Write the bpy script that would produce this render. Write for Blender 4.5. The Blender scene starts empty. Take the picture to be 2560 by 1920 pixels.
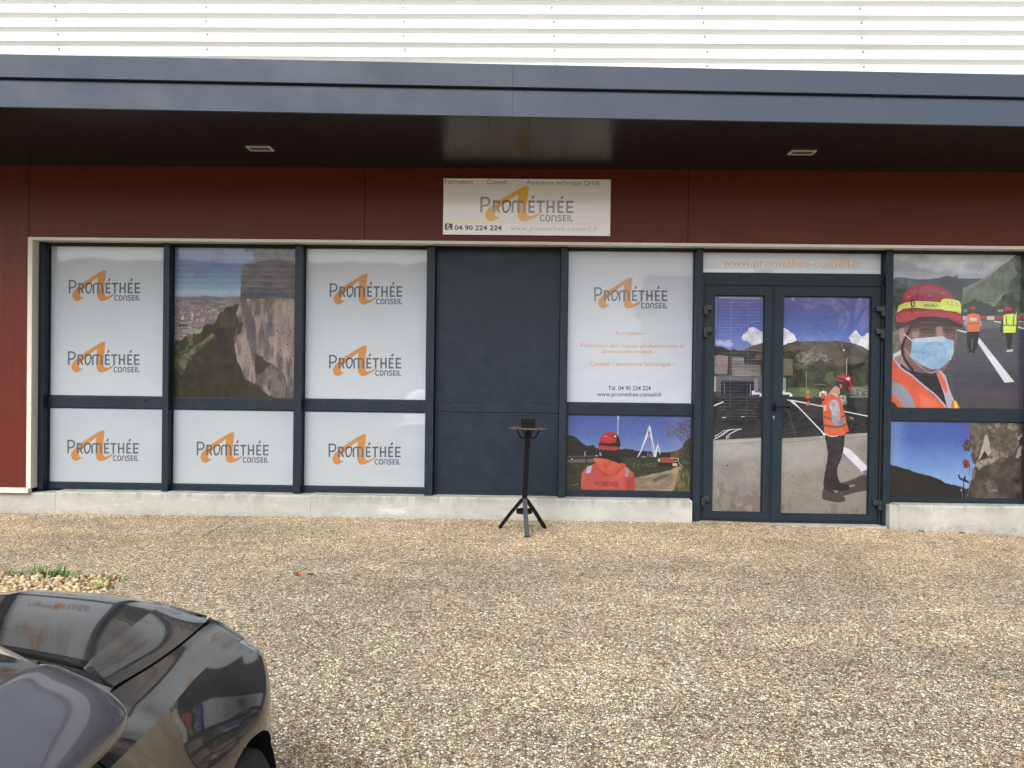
import bpy, bmesh, math, random
import numpy as np
from mathutils import Vector, Matrix

random.seed(7)
rng = np.random.default_rng(7)
scene = bpy.context.scene
COL = scene.collection

# ------------------------------------------------------------------ camera
cam_data = bpy.data.cameras.new("camera")
cam_data.sensor_width = 36.0
cam_data.lens = 36.0 * 1970.0 / 2560.0
cam_data.clip_start = 0.05
cam_data.clip_end = 1500.0
cam = bpy.data.objects.new("camera", cam_data)
COL.objects.link(cam)
YAW, PITCH, ROLL = math.radians(-1.162), math.radians(-0.472), math.radians(0.734)
fwd = Vector((math.sin(YAW) * math.cos(PITCH), math.cos(YAW) * math.cos(PITCH), math.sin(PITCH)))
rgt = Vector((math.cos(YAW), -math.sin(YAW), 0.0))
upv = rgt.cross(fwd)
r2 = rgt * math.cos(ROLL) + upv * math.sin(ROLL)
u2 = -rgt * math.sin(ROLL) + upv * math.cos(ROLL)
M = Matrix((r2, u2, -fwd)).transposed().to_4x4()
M.translation = Vector((0.0, -7.49, 1.40))
cam.matrix_world = M
scene.camera = cam

# ------------------------------------------------------------------ light (overcast day)
SUN_EL, SUN_AZ = math.radians(42), math.radians(200)      # behind the photographer, a little to the left
world = bpy.data.worlds.new("World")
scene.world = world
world.use_nodes = True
wn, wl = world.node_tree.nodes, world.node_tree.links
wn.clear()
sky = wn.new("ShaderNodeTexSky")
sky.sky_type = 'NISHITA'
sky.sun_disc = False
sky.sun_elevation = SUN_EL
sky.sun_rotation = SUN_AZ
sky.air_density = 1.0
sky.dust_density = 3.0
sky.ozone_density = 1.0
hsv = wn.new("ShaderNodeHueSaturation")
hsv.inputs["Saturation"].default_value = 0.22            # cloud cover greys the blue
bg = wn.new("ShaderNodeBackground")
bg.inputs["Strength"].default_value = 0.14
wo = wn.new("ShaderNodeOutputWorld")
wl.new(sky.outputs[0], hsv.inputs["Color"])
wl.new(hsv.outputs[0], bg.inputs[0])
wl.new(bg.outputs[0], wo.inputs[0])
sun_data = bpy.data.lights.new("sun", 'SUN')
sun_data.energy = 1.5
sun_data.angle = math.radians(40)
sun_data.color = (1.0, 0.965, 0.92)
sun = bpy.data.objects.new("sun", sun_data)
COL.objects.link(sun)
# Nishita: rotation is measured clockwise from +Y
sdir = Vector((math.sin(SUN_AZ) * math.cos(SUN_EL), math.cos(SUN_AZ) * math.cos(SUN_EL), math.sin(SUN_EL)))
sun.rotation_euler = sdir.to_track_quat('Z', 'Y').to_euler()
sun.location = (0, -20, 20)
scene.view_settings.view_transform = 'Standard'
scene.view_settings.look = 'None'
scene.view_settings.gamma = 1.0
scene.view_settings.exposure = 0.95
scene.view_settings.use_curve_mapping = False
scene.cycles.max_bounces = 8
scene.cycles.use_denoising = True

# ------------------------------------------------------------------ helpers
def tag(o, label=None, cat=None, group=None, kind=None):
    if label: o["label"] = label
    if cat: o["category"] = cat
    if group: o["group"] = group
    if kind: o["kind"] = kind
    return o

def link(o, parent=None):
    COL.objects.link(o)
    if parent is not None: o.parent = parent
    return o

def empty(name, loc=(0, 0, 0), rz=0.0, parent=None):
    o = bpy.data.objects.new(name, None)
    o.empty_display_size = 0.1
    o.location = loc
    o.rotation_euler = (0, 0, rz)
    return link(o, parent)

def obj_bm(name, bm, mat, parent=None, smooth=False, loc=(0, 0, 0)):
    me = bpy.data.meshes.new(name)
    bm.normal_update()
    bm.to_mesh(me); bm.free()
    me.materials.append(mat)
    if smooth: me.polygons.foreach_set("use_smooth", [True] * len(me.polygons))
    o = bpy.data.objects.new(name, me)
    o.location = loc
    return link(o, parent)

def obj_py(name, verts, faces, mat, parent=None, smooth=False, loc=(0, 0, 0)):
    me = bpy.data.meshes.new(name)
    me.from_pydata([tuple(map(float, v)) for v in verts], [], [tuple(map(int, f)) for f in faces])
    me.materials.append(mat)
    if smooth: me.polygons.foreach_set("use_smooth", [True] * len(me.polygons))
    me.update()
    o = bpy.data.objects.new(name, me)
    o.location = loc
    return link(o, parent)

def add_box(bm, x0, x1, y0, y1, z0, z1, bev=0.0):
    r = bmesh.ops.create_cube(bm, size=1.0)
    vs = r["verts"]
    for v in vs:
        v.co = Vector(((x0 + x1) / 2 + v.co.x * (x1 - x0), (y0 + y1) / 2 + v.co.y * (y1 - y0), (z0 + z1) / 2 + v.co.z * (z1 - z0)))
    if bev > 0:
        es = list({e for v in vs for e in v.link_edges})
        bmesh.ops.bevel(bm, geom=es, offset=bev, segments=2, affect='EDGES', profile=0.6)
    return bm

def box(name, x0, x1, y0, y1, z0, z1, mat, parent=None, bev=0.0015):
    bm = bmesh.new()
    add_box(bm, x0, x1, y0, y1, z0, z1, bev)
    return obj_bm(name, bm, mat, parent)

def frame_ring(name, x0, x1, z0, z1, w, y0, y1, mat, parent=None, wb=None):
    """a rectangular frame of four mitred members, opening inside"""
    wb = w if wb is None else wb
    o = [(x0, z0), (x1, z0), (x1, z1), (x0, z1)]
    i = [(x0 + w, z0 + wb), (x1 - w, z0 + wb), (x1 - w, z1 - w), (x0 + w, z1 - w)]
    V = [(a, y0, b) for a, b in o] + [(a, y0, b) for a, b in i] + [(a, y1, b) for a, b in o] + [(a, y1, b) for a, b in i]
    F = []
    for k in range(4):
        n = (k + 1) % 4
        F += [(k, n, 4 + n, 4 + k), (8 + n, 8 + k, 12 + k, 12 + n), (k, 8 + k, 8 + n, n), (4 + k, 4 + n, 12 + n, 12 + k)]
    return obj_py(name, V, F, mat, parent)

def tube(bm, pts, r, seg=8, rr=None):
    """swept round tube along pts"""
    pts = [Vector(p) for p in pts]
    rings = []
    for i, p in enumerate(pts):
        d = (pts[min(i + 1, len(pts) - 1)] - pts[max(i - 1, 0)]).normalized()
        a = d.orthogonal().normalized() if i == 0 else (pa - d * pa.dot(d)).normalized()
        pa = a
        b = d.cross(a)
        rad = rr[i] if rr else r
        rings.append([bm.verts.new(p + (a * math.cos(t) + b * math.sin(t)) * rad) for t in [2 * math.pi * k / seg for k in range(seg)]])
    for q in range(len(rings) - 1):
        for k in range(seg):
            n = (k + 1) % seg
            bm.faces.new((rings[q][k], rings[q][n], rings[q + 1][n], rings[q + 1][k]))
    bm.faces.new(list(reversed(rings[0]))); bm.faces.new(rings[-1])
    return bm

def bar(bm, p0, p1, w, t, up=(0, 1, 0)):
    """flat bar w wide, t thick between two points"""
    p0, p1 = Vector(p0), Vector(p1)
    d = (p1 - p0).normalized()
    a = d.cross(Vector(up)).normalized()
    b = a.cross(d).normalized()
    vs = []
    for p in (p0, p1):
        for s, q in ((-1, -1), (1, -1), (1, 1), (-1, 1)):
            vs.append(bm.verts.new(p + a * s * w / 2 + b * q * t / 2))
    for f in ((0, 3, 2, 1), (4, 5, 6, 7), (0, 1, 5, 4), (1, 2, 6, 5), (2, 3, 7, 6), (3, 0, 4, 7)):
        bm.faces.new([vs[i] for i in f])
    return bm

# ------------------------------------------------------------------ materials
def new_mat(name):
    m = bpy.data.materials.new(name)
    m.use_nodes = True
    nt = m.node_tree
    b = nt.nodes["Principled BSDF"]
    return m, nt, b

def N(nt, t, **kw):
    n = nt.nodes.new(t)
    for k, v in kw.items():
        setattr(n, k, v)
    return n

def coords(nt, scale=(1, 1, 1)):
    tc = N(nt, "ShaderNodeTexCoord")
    mp = N(nt, "ShaderNodeMapping")
    mp.inputs["Scale"].default_value = scale
    g = N(nt, "ShaderNodeNewGeometry")
    nt.links.new(g.outputs["Position"], mp.inputs["Vector"])
    return mp.outputs[0]

def noise(nt, vec, scale, detail=4, rough=0.55, dist=0.0):
    n = N(nt, "ShaderNodeTexNoise")
    n.inputs["Scale"].default_value = scale
    n.inputs["Detail"].default_value = detail
    n.inputs["Roughness"].default_value = rough
    n.inputs["Distortion"].default_value = dist
    nt.links.new(vec, n.inputs["Vector"])
    return n.outputs["Fac"]

def ramp(nt, fac, stops, interp='LINEAR'):
    r = N(nt, "ShaderNodeValToRGB")
    r.color_ramp.interpolation = interp
    e = r.color_ramp.elements
    while len(e) < len(stops): e.new(0.5)
    for k, (p, c) in enumerate(stops):
        e[k].position = p
        e[k].color = (*c, 1) if len(c) == 3 else c
    nt.links.new(fac, r.inputs[0])
    return r.outputs[0]

def grey(v): return (v, v, v)

def mixc(nt, fac, a, b, mode='MIX'):
    m = N(nt, "ShaderNodeMix", data_type='RGBA', blend_type=mode)
    for s, v in ((0, fac), (6, a), (7, b)):
        if isinstance(v, (int, float)): m.inputs[s].default_value = v
        elif isinstance(v, tuple): m.inputs[s].default_value = (*v, 1)
        else: nt.links.new(v, m.inputs[s])
    return m.outputs[2]

def bump(nt, b, h, strength=0.3, dist=0.01):
    n = N(nt, "ShaderNodeBump")
    n.inputs["Strength"].default_value = strength
    n.inputs["Distance"].default_value = dist
    nt.links.new(h, n.inputs["Height"])
    nt.links.new(n.outputs[0], b.inputs["Normal"])

def paint(name, col, rough=0.4, var=0.12, scale=3.0, spec=0.5, metal=0.0, dirt=0.0, coat=0.0, stretch=(1, 1, 1), bumpy=0.0, rv=.22):
    m, nt, b = new_mat(name)
    v = coords(nt, stretch)
    f = noise(nt, v, scale, 6, 0.6)
    lo = tuple(c * (1 - var) for c in col); hi = tuple(min(1, c * (1 + var)) for c in col)
    c = ramp(nt, f, [(0.3, lo), (0.7, hi)])
    if dirt > 0:
        d = noise(nt, v, scale * 9, 8, 0.7)
        dm = ramp(nt, d, [(0.48, grey(0)), (0.78, grey(dirt))])
        c = mixc(nt, dm, c, tuple(min(1, x * 0.6 + 0.07) for x in col))
    nt.links.new(c, b.inputs["Base Color"])
    r = ramp(nt, noise(nt, v, scale * 4, 5, 0.6), [(0.3, grey(rough * (1 - rv))), (0.7, grey(min(1, rough * (1 + rv))))])
    nt.links.new(r, b.inputs["Roughness"])
    b.inputs["Specular IOR Level"].default_value = spec
    b.inputs["Metallic"].default_value = metal
    b.inputs["Coat Weight"].default_value = coat
    b.inputs["Coat Roughness"].default_value = 0.04
    if bumpy > 0: bump(nt, b, noise(nt, v, scale * 60, 3), bumpy, 0.001)
    return m

M_ANTH = paint("anthracite_aluminium", (0.0095, 0.0170, 0.0270), 0.42, 0.10, 2.0, 0.26, dirt=0.10, bumpy=0.05)
M_FASCIA = paint("anthracite_fascia_metal", (0.045, 0.058, 0.082), 0.60, 0.03, 0.7, 0.30, dirt=0.02)
M_GASKET = paint("black_gasket", (0.008, 0.008, 0.009), 0.6, 0.1, 5)
M_SOFFIT = paint("dark_soffit_metal", (0.0095, 0.0145, 0.0155), 0.26, 0.12, 1.0, 0.26, rv=.04)
M_WHITE = paint("white_cladding_paint", (0.76, 0.755, 0.735), 0.45, 0.02, 1.2, 0.4, dirt=0.06)
M_TRIM = paint("cream_trim_paint", (0.60, 0.57, 0.50), 0.45, 0.05, 2.5, 0.4, dirt=0.25)
M_BLACK = paint("black_steel", (0.0025, 0.0025, 0.0028), 0.45, 0.2, 8, 0.18)
M_LEG = paint("worn_grey_black_steel", (0.020, 0.022, 0.027), 0.4, 0.25, 14, 0.35, dirt=0.1)
M_RUST = paint("rusty_brown_steel_top", (0.10, 0.058, 0.038), 0.65, 0.45, 16, 0.3, dirt=0.5)
M_GLASSDARK = paint("dark_window_glass", (0.012, 0.014, 0.016), 0.05, 0.05, 1, 0.5)
M_STEEL = paint("zinc_steel", (0.45, 0.45, 0.44), 0.35, 0.1, 20, 0.5, metal=0.8)
M_BRASS = paint("brass_lock", (0.6, 0.5, 0.3), 0.3, 0.1, 20, 0.5, metal=0.9)

def mat_red(st=(0.35, 1, 9)):
    m, nt, b = new_mat("red_brown_wood_laminate")
    v = coords(nt, st)
    f = noise(nt, v, 5.0, 8, 0.65, 0.4)
    g = noise(nt, coords(nt, (0.5, 1, 1)), 1.1, 3, 0.5)
    c = ramp(nt, f, [(0.25, (0.078, 0.0115, 0.0062)), (0.5, (0.096, 0.0150, 0.0082)), (0.78, (0.118, 0.021, 0.012))])
    c2 = mixc(nt, ramp(nt, g, [(0.35, grey(0)), (0.7, grey(0.35))]), c, (0.110, 0.024, 0.015))
    sp = noise(nt, coords(nt), 45, 2, 0.5)
    c3 = mixc(nt, ramp(nt, sp, [(0.74, grey(0)), (0.78, grey(0.35))]), c2, (0.17, 0.08, 0.055))
    nt.links.new(c3, b.inputs["Base Color"])
    b.inputs["Roughness"].default_value = 0.40
    b.inputs["Specular IOR Level"].default_value = 0.22
    bump(nt, b, f, 0.05, 0.001)
    return m
M_RED = mat_red()
M_REDV = mat_red((7, 1, 0.3))

def mat_concrete():
    m, nt, b = new_mat("cast_concrete")
    v = coords(nt, (1, 1, 1.6))
    big = noise(nt, v, 2.2, 6, 0.6, 0.6)
    mid = noise(nt, v, 9, 8, 0.65, 0.3)
    fine = noise(nt, v, 90, 4, 0.6)
    c = ramp(nt, big, [(0.30, (0.315, 0.312, 0.29)), (0.55, (0.375, 0.373, 0.35)), (0.75, (0.44, 0.438, 0.41))])
    c = mixc(nt, ramp(nt, mid, [(0.52, grey(0)), (0.72, grey(0.6))]), c, (0.285, 0.284, 0.27))
    c = mixc(nt, ramp(nt, noise(nt, coords(nt, (1, 1, 2.5)), 4.3, 6, 0.7, 1.0), [(0.60, grey(0)), (0.66, grey(0.6))]), c, (0.53, 0.525, 0.505))
    c = mixc(nt, ramp(nt, fine, [(0.3, grey(0.25)), (0.6, grey(0))]), c, (0.255, 0.25, 0.235))
    pits = N(nt, "ShaderNodeTexVoronoi"); pits.inputs["Scale"].default_value = 22
    nt.links.new(v, pits.inputs["Vector"])
    pm = ramp(nt, pits.outputs["Distance"], [(0.06, grey(1)), (0.10, grey(0))])
    gate = ramp(nt, noise(nt, v, 6, 2), [(0.55, grey(0)), (0.62, grey(1))])
    pm2 = mixc(nt, 1.0, pm, gate, 'MULTIPLY')
    c = mixc(nt, pm2, c, (0.10, 0.095, 0.085))
    g0 = N(nt, "ShaderNodeNewGeometry"); sx = N(nt, "ShaderNodeSeparateXYZ"); nt.links.new(g0.outputs["Position"], sx.inputs[0])
    def zmask(lo, hi):
        r = N(nt, "ShaderNodeMapRange"); nt.links.new(sx.outputs[2], r.inputs[0]); r.inputs[1].default_value = lo; r.inputs[2].default_value = hi
        return r.outputs[0]
    drip = noise(nt, coords(nt, (1, 1, .25)), 7, 6, .7, .8)
    dm = mixc(nt, 1.0, zmask(.17, .245), ramp(nt, drip, [(.46, grey(0)), (.56, grey(.75))]), 'MULTIPLY')
    c = mixc(nt, dm, c, (0.235, 0.235, 0.205))
    foot = mixc(nt, 1.0, zmask(.11, .04), ramp(nt, noise(nt, v, 14, 6, .7), [(.40, grey(0)), (.62, grey(.8))]), 'MULTIPLY')
    c = mixc(nt, foot, c, (0.23, 0.205, 0.165))
    nt.links.new(c, b.inputs["Base Color"])
    b.inputs["Roughness"].default_value = 0.9
    b.inputs["Specular IOR Level"].default_value = 0.2
    h = mixc(nt, 0.5, mid, fine)
    h = mixc(nt, 1.0, h, mixc(nt, pm2, (1, 1, 1), (0, 0, 0)), 'MULTIPLY')
    bump(nt, b, h, 0.5, 0.006)
    return m
M_CONC = mat_concrete()

def mat_ground():
    m, nt, b = new_mat("exposed_aggregate_concrete")
    v = coords(nt)
    # pebbles
    wob = N(nt, "ShaderNodeTexNoise"); wob.inputs["Scale"].default_value = 60
    nt.links.new(v, wob.inputs["Vector"])
    vv = N(nt, "ShaderNodeVectorMath", operation='MULTIPLY_ADD')
    nt.links.new(wob.outputs["Color"], vv.inputs[0]); vv.inputs[1].default_value = (0.006, 0.006, 0.006); nt.links.new(v, vv.inputs[2])
    def peb(scale):
        a = N(nt, "ShaderNodeTexVoronoi", feature='F1'); a.inputs["Scale"].default_value = scale
        d = N(nt, "ShaderNodeTexVoronoi", feature='DISTANCE_TO_EDGE'); d.inputs["Scale"].default_value = scale
        for q in (a, d): nt.links.new(vv.outputs[0], q.inputs["Vector"])
        sp = N(nt, "ShaderNodeSeparateColor"); nt.links.new(a.outputs["Color"], sp.inputs[0])
        return sp.outputs[0], sp.outputs[1], d.outputs["Distance"]
    r1, g1, e1 = peb(70)
    r2_, g2_, e2_ = peb(112)
    stops = [(0.0, (0.09, 0.076, 0.058)), (0.12, (0.19, 0.158, 0.115)), (0.28, (0.42, 0.34, 0.235)), (0.46, (0.68, 0.565, 0.40)),
             (0.62, (0.86, 0.75, 0.56)), (0.79, (0.48, 0.30, 0.19)), (0.83, (0.90, 0.82, 0.67)), (1.0, (0.90, 0.89, 0.84))]
    c1 = ramp(nt, r1, stops)
    c2 = ramp(nt, r2_, stops)
    pick = ramp(nt, g1, [(0.42, grey(0)), (0.44, grey(1))])
    edge1 = ramp(nt, e1, [(0.02, grey(0)), (0.16, grey(1))])
    edge2 = ramp(nt, e2_, [(0.02, grey(0)), (0.20, grey(1))])
    cc = mixc(nt, pick, c1, c2)
    ee = mixc(nt, pick, edge1, edge2)
    base = mixc(nt, ee, (0.135, 0.112, 0.082), cc)
    # weathering: broad damp / dry patches
    l = noise(nt, coords(nt, (0.55, 1.0, 1)), 0.9, 5, 0.6, 0.8)
    l2 = noise(nt, coords(nt, (0.8, 1.0, 1)), 3.6, 5, 0.65, 0.5)
    lc = ramp(nt, l, [(0.28, (0.80, 0.785, 0.765)), (0.48, (1.0, 0.985, 0.955)), (0.68, (1.22, 1.19, 1.12))])
    l2c = ramp(nt, l2, [(0.28, (0.78, 0.78, 0.79)), (0.72, (1.16, 1.14, 1.09))])
    base = mixc(nt, 1.0, base, lc, 'MULTIPLY')
    base = mixc(nt, 1.0, base, l2c, 'MULTIPLY')
    l3 = noise(nt, coords(nt, (0.9, 1.0, 1)), 1.7, 6, 0.7, 1.2)
    base = mixc(nt, ramp(nt, l3, [(0.58, grey(0)), (0.70, grey(.55))]), base, mixc(nt, 1.0, base, (1.35, 1.30, 1.22), 'MULTIPLY'))
    # the strip that the canopy keeps dry is cleaner and yellower: y from -1.2 m to the wall
    sx = N(nt, "ShaderNodeSeparateXYZ")
    g = N(nt, "ShaderNodeNewGeometry"); nt.links.new(g.outputs["Position"], sx.inputs[0])
    ma = N(nt, "ShaderNodeMath", operation='MULTIPLY_ADD'); nt.links.new(l, ma.inputs[0]); ma.inputs[1].default_value = 1.4; nt.links.new(sx.outputs[1], ma.inputs[2])
    dry = ramp(nt, ma.outputs[0], [(0.0, grey(0)), (1.0, grey(1))])
    mr = N(nt, "ShaderNodeMapRange"); nt.links.new(ma.outputs[0], mr.inputs[0])
    mr.inputs[1].default_value = -1.05; mr.inputs[2].default_value = -0.35
    mr.inputs[3].default_value = 0.0; mr.inputs[4].default_value = 1.0
    base = mixc(nt, mr.outputs[0], base, mixc(nt, 1.0, base, (1.17, 1.12, 1.04), 'MULTIPLY'))
    nt.links.new(base, b.inputs["Base Color"])
    b.inputs["Roughness"].default_value = 0.85
    b.inputs["Specular IOR Level"].default_value = 0.25
    hh = mixc(nt, 0.25, ee, noise(nt, v, 30, 3))
    bump(nt, b, hh, 0.8, 0.008)
    return m
M_GROUND = mat_ground()
# ------------------------------------------------------------------ flat print (window films, photo posters, the sign)
def vnoise(u, v, seed=0):
    r = np.random.default_rng(seed)
    L = r.random((64, 64)).astype(np.float32)
    ui = np.floor(u).astype(int); vi = np.floor(v).astype(int)
    fu = u - ui; fv = v - vi
    fu = fu * fu * (3 - 2 * fu); fv = fv * fv * (3 - 2 * fv)
    a = L[vi % 64, ui % 64]; b = L[vi % 64, (ui + 1) % 64]
    c = L[(vi + 1) % 64, ui % 64]; d = L[(vi + 1) % 64, (ui + 1) % 64]
    return (a * (1 - fu) + b * fu) * (1 - fv) + (c * (1 - fu) + d * fu) * fv

def fbm(u, v, seed=0, octs=5, gain=0.55):
    s = 0; a = 1; t = 0
    for o in range(octs):
        s = s + a * vnoise(u * 2 ** o + 3.1 * o, v * 2 ** o + 7.7 * o, seed + o)
        t += a; a *= gain
    return s / t

def srgb2lin(c):
    c = np.clip(c, 0, 1)
    return np.where(c <= 0.04045, c / 12.92, ((c + 0.055) / 1.055) ** 2.4)
def lin2srgb(c):
    c = np.clip(c, 0, 1)
    return np.where(c <= 0.0031308, c * 12.92, 1.055 * c ** (1 / 2.4) - 0.055)

def catmull(pts, n=6, closed=True):
    P = np.array(pts, float); m = len(P); out = []
    rngk = range(m) if closed else range(m - 1)
    for i in rngk:
        p0, p1, p2, p3 = (P[(i - 1) % m], P[i], P[(i + 1) % m], P[(i + 2) % m]) if closed else (P[max(i - 1, 0)], P[i], P[i + 1], P[min(i + 2, m - 1)])
        for k in range(n):
            t = k / n
            out.append(0.5 * ((2 * p1) + (-p0 + p2) * t + (2 * p0 - 5 * p1 + 4 * p2 - p3) * t * t + (-p0 + 3 * p1 - 3 * p2 + p3) * t ** 3))
    if not closed: out.append(P[-1])
    return [tuple(q) for q in out]

_glyphs = {}
def glyph_tris(text, bold=0.0, shear=0.0, spacing=1.0):
    key = (text, bold, shear, spacing)
    if key not in _glyphs:
        cu = bpy.data.curves.new("lettering", 'FONT')
        cu.body = text; cu.size = 1.0; cu.offset = bold; cu.shear = shear; cu.space_character = spacing
        cu.resolution_u = 3
        o = bpy.data.objects.new("lettering", cu)
        COL.objects.link(o)
        dg = bpy.context.evaluated_depsgraph_get(); dg.update()
        me = o.evaluated_get(dg).to_mesh()
        me.calc_loop_triangles()
        V = np.array([v.co[:2] for v in me.vertices]); T = np.array([t.vertices[:] for t in me.loop_triangles])
        o.evaluated_get(dg).to_mesh_clear()
        bpy.data.objects.remove(o); bpy.data.curves.remove(cu)
        _glyphs[key] = (V, T)
    return _glyphs[key]

class Print:
    """a printed rectangle; quad = its four corners (TL, TR, BR, BL) in the drawing's own units"""
    def __init__(s, w_m, h_m, quad, res=430, bg=(200, 204, 208)):
        s.W, s.H = int(round(w_m * res)), int(round(h_m * res))
        s.w_m, s.h_m = w_m, h_m; s.sat = 1.0
        s.q = [np.array(p, float) for p in quad]
        s.im = np.zeros((s.H, s.W, 3), np.float32) + np.array(bg, np.float32) / 255
        # drawing-unit coordinate of each image pixel (bilinear)
        u, v = np.meshgrid((np.arange(s.W) + .5) / s.W, (np.arange(s.H) + .5) / s.H)
        s.u, s.v = u, v
        s.X, s.Y = s.fwd(u, v)
        s.upx = abs(s.q[1][0] - s.q[0][0]) / s.W        # drawing units per image pixel
    def fwd(s, u, v):
        tl, tr, br, bl = s.q
        x = (tl[0] * (1 - u) + tr[0] * u) * (1 - v) + (bl[0] * (1 - u) + br[0] * u) * v
        y = (tl[1] * (1 - u) + tr[1] * u) * (1 - v) + (bl[1] * (1 - u) + br[1] * u) * v
        return x, y
    def blend(s, mask, col, sl=None):
        sl = sl or (slice(None), slice(None))
        m = mask[..., None]
        c = np.array(col, np.float32)
        if c.ndim == 1: c = c / 255
        s.im[sl] = s.im[sl] * (1 - m) + c * m
    def region(s, xs, ys, pad):
        m = (s.X >= min(xs) - pad) & (s.X <= max(xs) + pad) & (s.Y >= min(ys) - pad) & (s.Y <= max(ys) + pad)
        if not m.any(): return None
        r = np.where(m.any(1))[0]; c = np.where(m.any(0))[0]
        return slice(r[0], r[-1] + 1), slice(c[0], c[-1] + 1)
    def poly(s, pts, col, alpha=1.0, rough=0.0, rf=0.05, smooth=False, col2=None, nz=(0.02, 0.02, 3), con=2.0, soft=0.0, cut=None, vert=None):
        """rough: edge displacement in drawing units, rf its frequency; col2: second colour mixed in by noise; vert: colour at the bottom"""
        if smooth: pts = catmull(pts)
        P = np.array(pts, float)
        pad = rough * 1.5 + s.upx * 3 + soft
        sl = s.region(P[:, 0], P[:, 1], pad)
        if sl is None: return
        X, Y = s.X[sl], s.Y[sl]
        ss = 3
        acc = np.zeros(X.shape, np.float32)
        dx = s.upx; dy = abs(s.Y[-1, 0] - s.Y[0, 0]) / s.H
        if rough > 0:
            RX = (fbm(X * rf, Y * rf, 11, 4) - .5) * 2 * rough; RY = (fbm(X * rf + 31, Y * rf + 17, 23, 4) - .5) * 2 * rough
        else: RX = RY = 0
        Q = np.roll(P, -1, 0)
        for a in range(ss):
            for b in range(ss):
                xx = X + RX + ((a + .5) / ss - .5) * dx; yy = Y + RY + ((b + .5) / ss - .5) * dy
                ins = np.zeros(X.shape, bool)
                for (x1, y1), (x2, y2) in zip(P, Q):
                    if y1 == y2: continue
                    c = (y1 > yy) != (y2 > yy)
                    ins ^= c & (xx < (x2 - x1) * (yy - y1) / (y2 - y1) + x1)
                acc += ins
        acc /= ss * ss
        if soft > 0:
            k = max(1, int(soft / s.upx))
            for ax in (0, 1):
                for _ in range(2):
                    ker = np.ones(2 * k + 1) / (2 * k + 1)
                    acc = np.apply_along_axis(lambda r: np.convolve(np.pad(r, k, mode='edge'), ker, 'valid'), ax, acc).astype(np.float32)
        c = np.zeros((*X.shape, 3), np.float32) + np.array(col, np.float32) / 255
        if vert is not None:
            t = np.clip((Y - P[:, 1].min()) / max(1e-6, np.ptp(P[:, 1])), 0, 1)[..., None]
            c = c * (1 - t) + np.array(vert, np.float32) / 255 * t
        if col2 is not None:
            n = fbm(X * nz[0], Y * nz[1], int(nz[2]), 6)
            t = np.clip((n - .5) * con + .5, 0, 1)[..., None]
            c = c * (1 - t) + np.array(col2, np.float32) / 255 * t
        m = acc * alpha
        if cut is not None:
            n = fbm(X * nz[0] * 1.7 + 9, Y * nz[1] * 1.7 + 4, int(nz[2]) + 50, 5)
            m = m * np.clip((n - cut) * 14, 0, 1)
        s.blend(m, c, sl)
    def stroke(s, pts, w, col, alpha=1.0, smooth=False, closed=False, rough=0.0, rf=0.05, square=False):
        if smooth: pts = catmull(pts, 8, closed)
        if closed: pts = list(pts) + [pts[0]]
        P = np.array(pts, float)
        sl = s.region(P[:, 0], P[:, 1], w + s.upx * 2 + rough)
        if sl is None: return
        X, Y = s.X[sl], s.Y[sl]
        if rough > 0:
            X = X + (fbm(X * rf, Y * rf, 5, 4) - .5) * 2 * rough; Y = Y + (fbm(X * rf, Y * rf, 6, 4) - .5) * 2 * rough
        D = np.full(X.shape, 1e9)
        for (x1, y1), (x2, y2) in zip(P[:-1], P[1:]):
            vx, vy = x2 - x1, y2 - y1; L = max(1e-9, math.hypot(vx, vy))
            t = ((X - x1) * vx + (Y - y1) * vy) / L
            n = np.abs((X - x1) * vy - (Y - y1) * vx) / L
            if square: d = np.maximum(n, np.maximum(-t, t - L) + w / 2)
            else: d = np.hypot(n, np.maximum(0, np.maximum(-t, t - L)))
            D = np.minimum(D, d)
        m = np.clip((w / 2 - D) / s.upx + .5, 0, 1) * alpha
        s.blend(m.astype(np.float32), col, sl)
    def dots(s, n, x0, x1, y0, y1, size, cols, seed=1, alpha=0.8, asp=1.0):
        r = np.random.default_rng(seed)
        for k in range(n):
            x = r.uniform(x0, x1); y = r.uniform(y0, y1); a = size * r.uniform(.5, 1.3)
            c = cols[r.integers(len(cols))]
            s.poly([(x - a, y - a * asp), (x + a, y - a * asp * .9), (x + a * .9, y + a * asp), (x - a, y + a * asp)], c, alpha)
    def text(s, text, x0, x1, base, top, col, bold=0.0, shear=0.0, slope=0.0, alpha=1.0, cap=0.682, spacing=1.0):
        """fit the text between x0 and x1, baseline and cap height given in drawing units"""
        V, T = glyph_tris(text, bold, shear, spacing)
        mn, mx = V[:, 0].min(), V[:, 0].max()
        sx = (x1 - x0) / (mx - mn); sy = (base - top) / cap
        px = x0 + (V[:, 0] - mn) * sx; py = base - V[:, 1] * sy + (px - x0) * slope
        sl = s.region(px, py, 3 * s.upx)
        if sl is None: return
        X, Y = s.X[sl], s.Y[sl]
        ss = 3
        h, w = X.shape
        # to image-pixel coordinates of the region (locally affine)
        ax, bx = X[0, 0], (X[0, -1] - X[0, 0]) / max(1, w - 1)
        ay, by = Y[0, 0], (Y[-1, 0] - Y[0, 0]) / max(1, h - 1)
        sk = (X[-1, 0] - X[0, 0]) / max(1, h - 1); sy2 = (Y[0, -1] - Y[0, 0]) / max(1, w - 1)
        Mx = np.array([[bx, sk], [sy2, by]]); Mi = np.linalg.inv(Mx)
        pix = (Mi @ np.array([px - ax, py - ay])).T * ss + ss / 2
        acc = np.zeros((h * ss, w * ss), bool)
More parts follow.
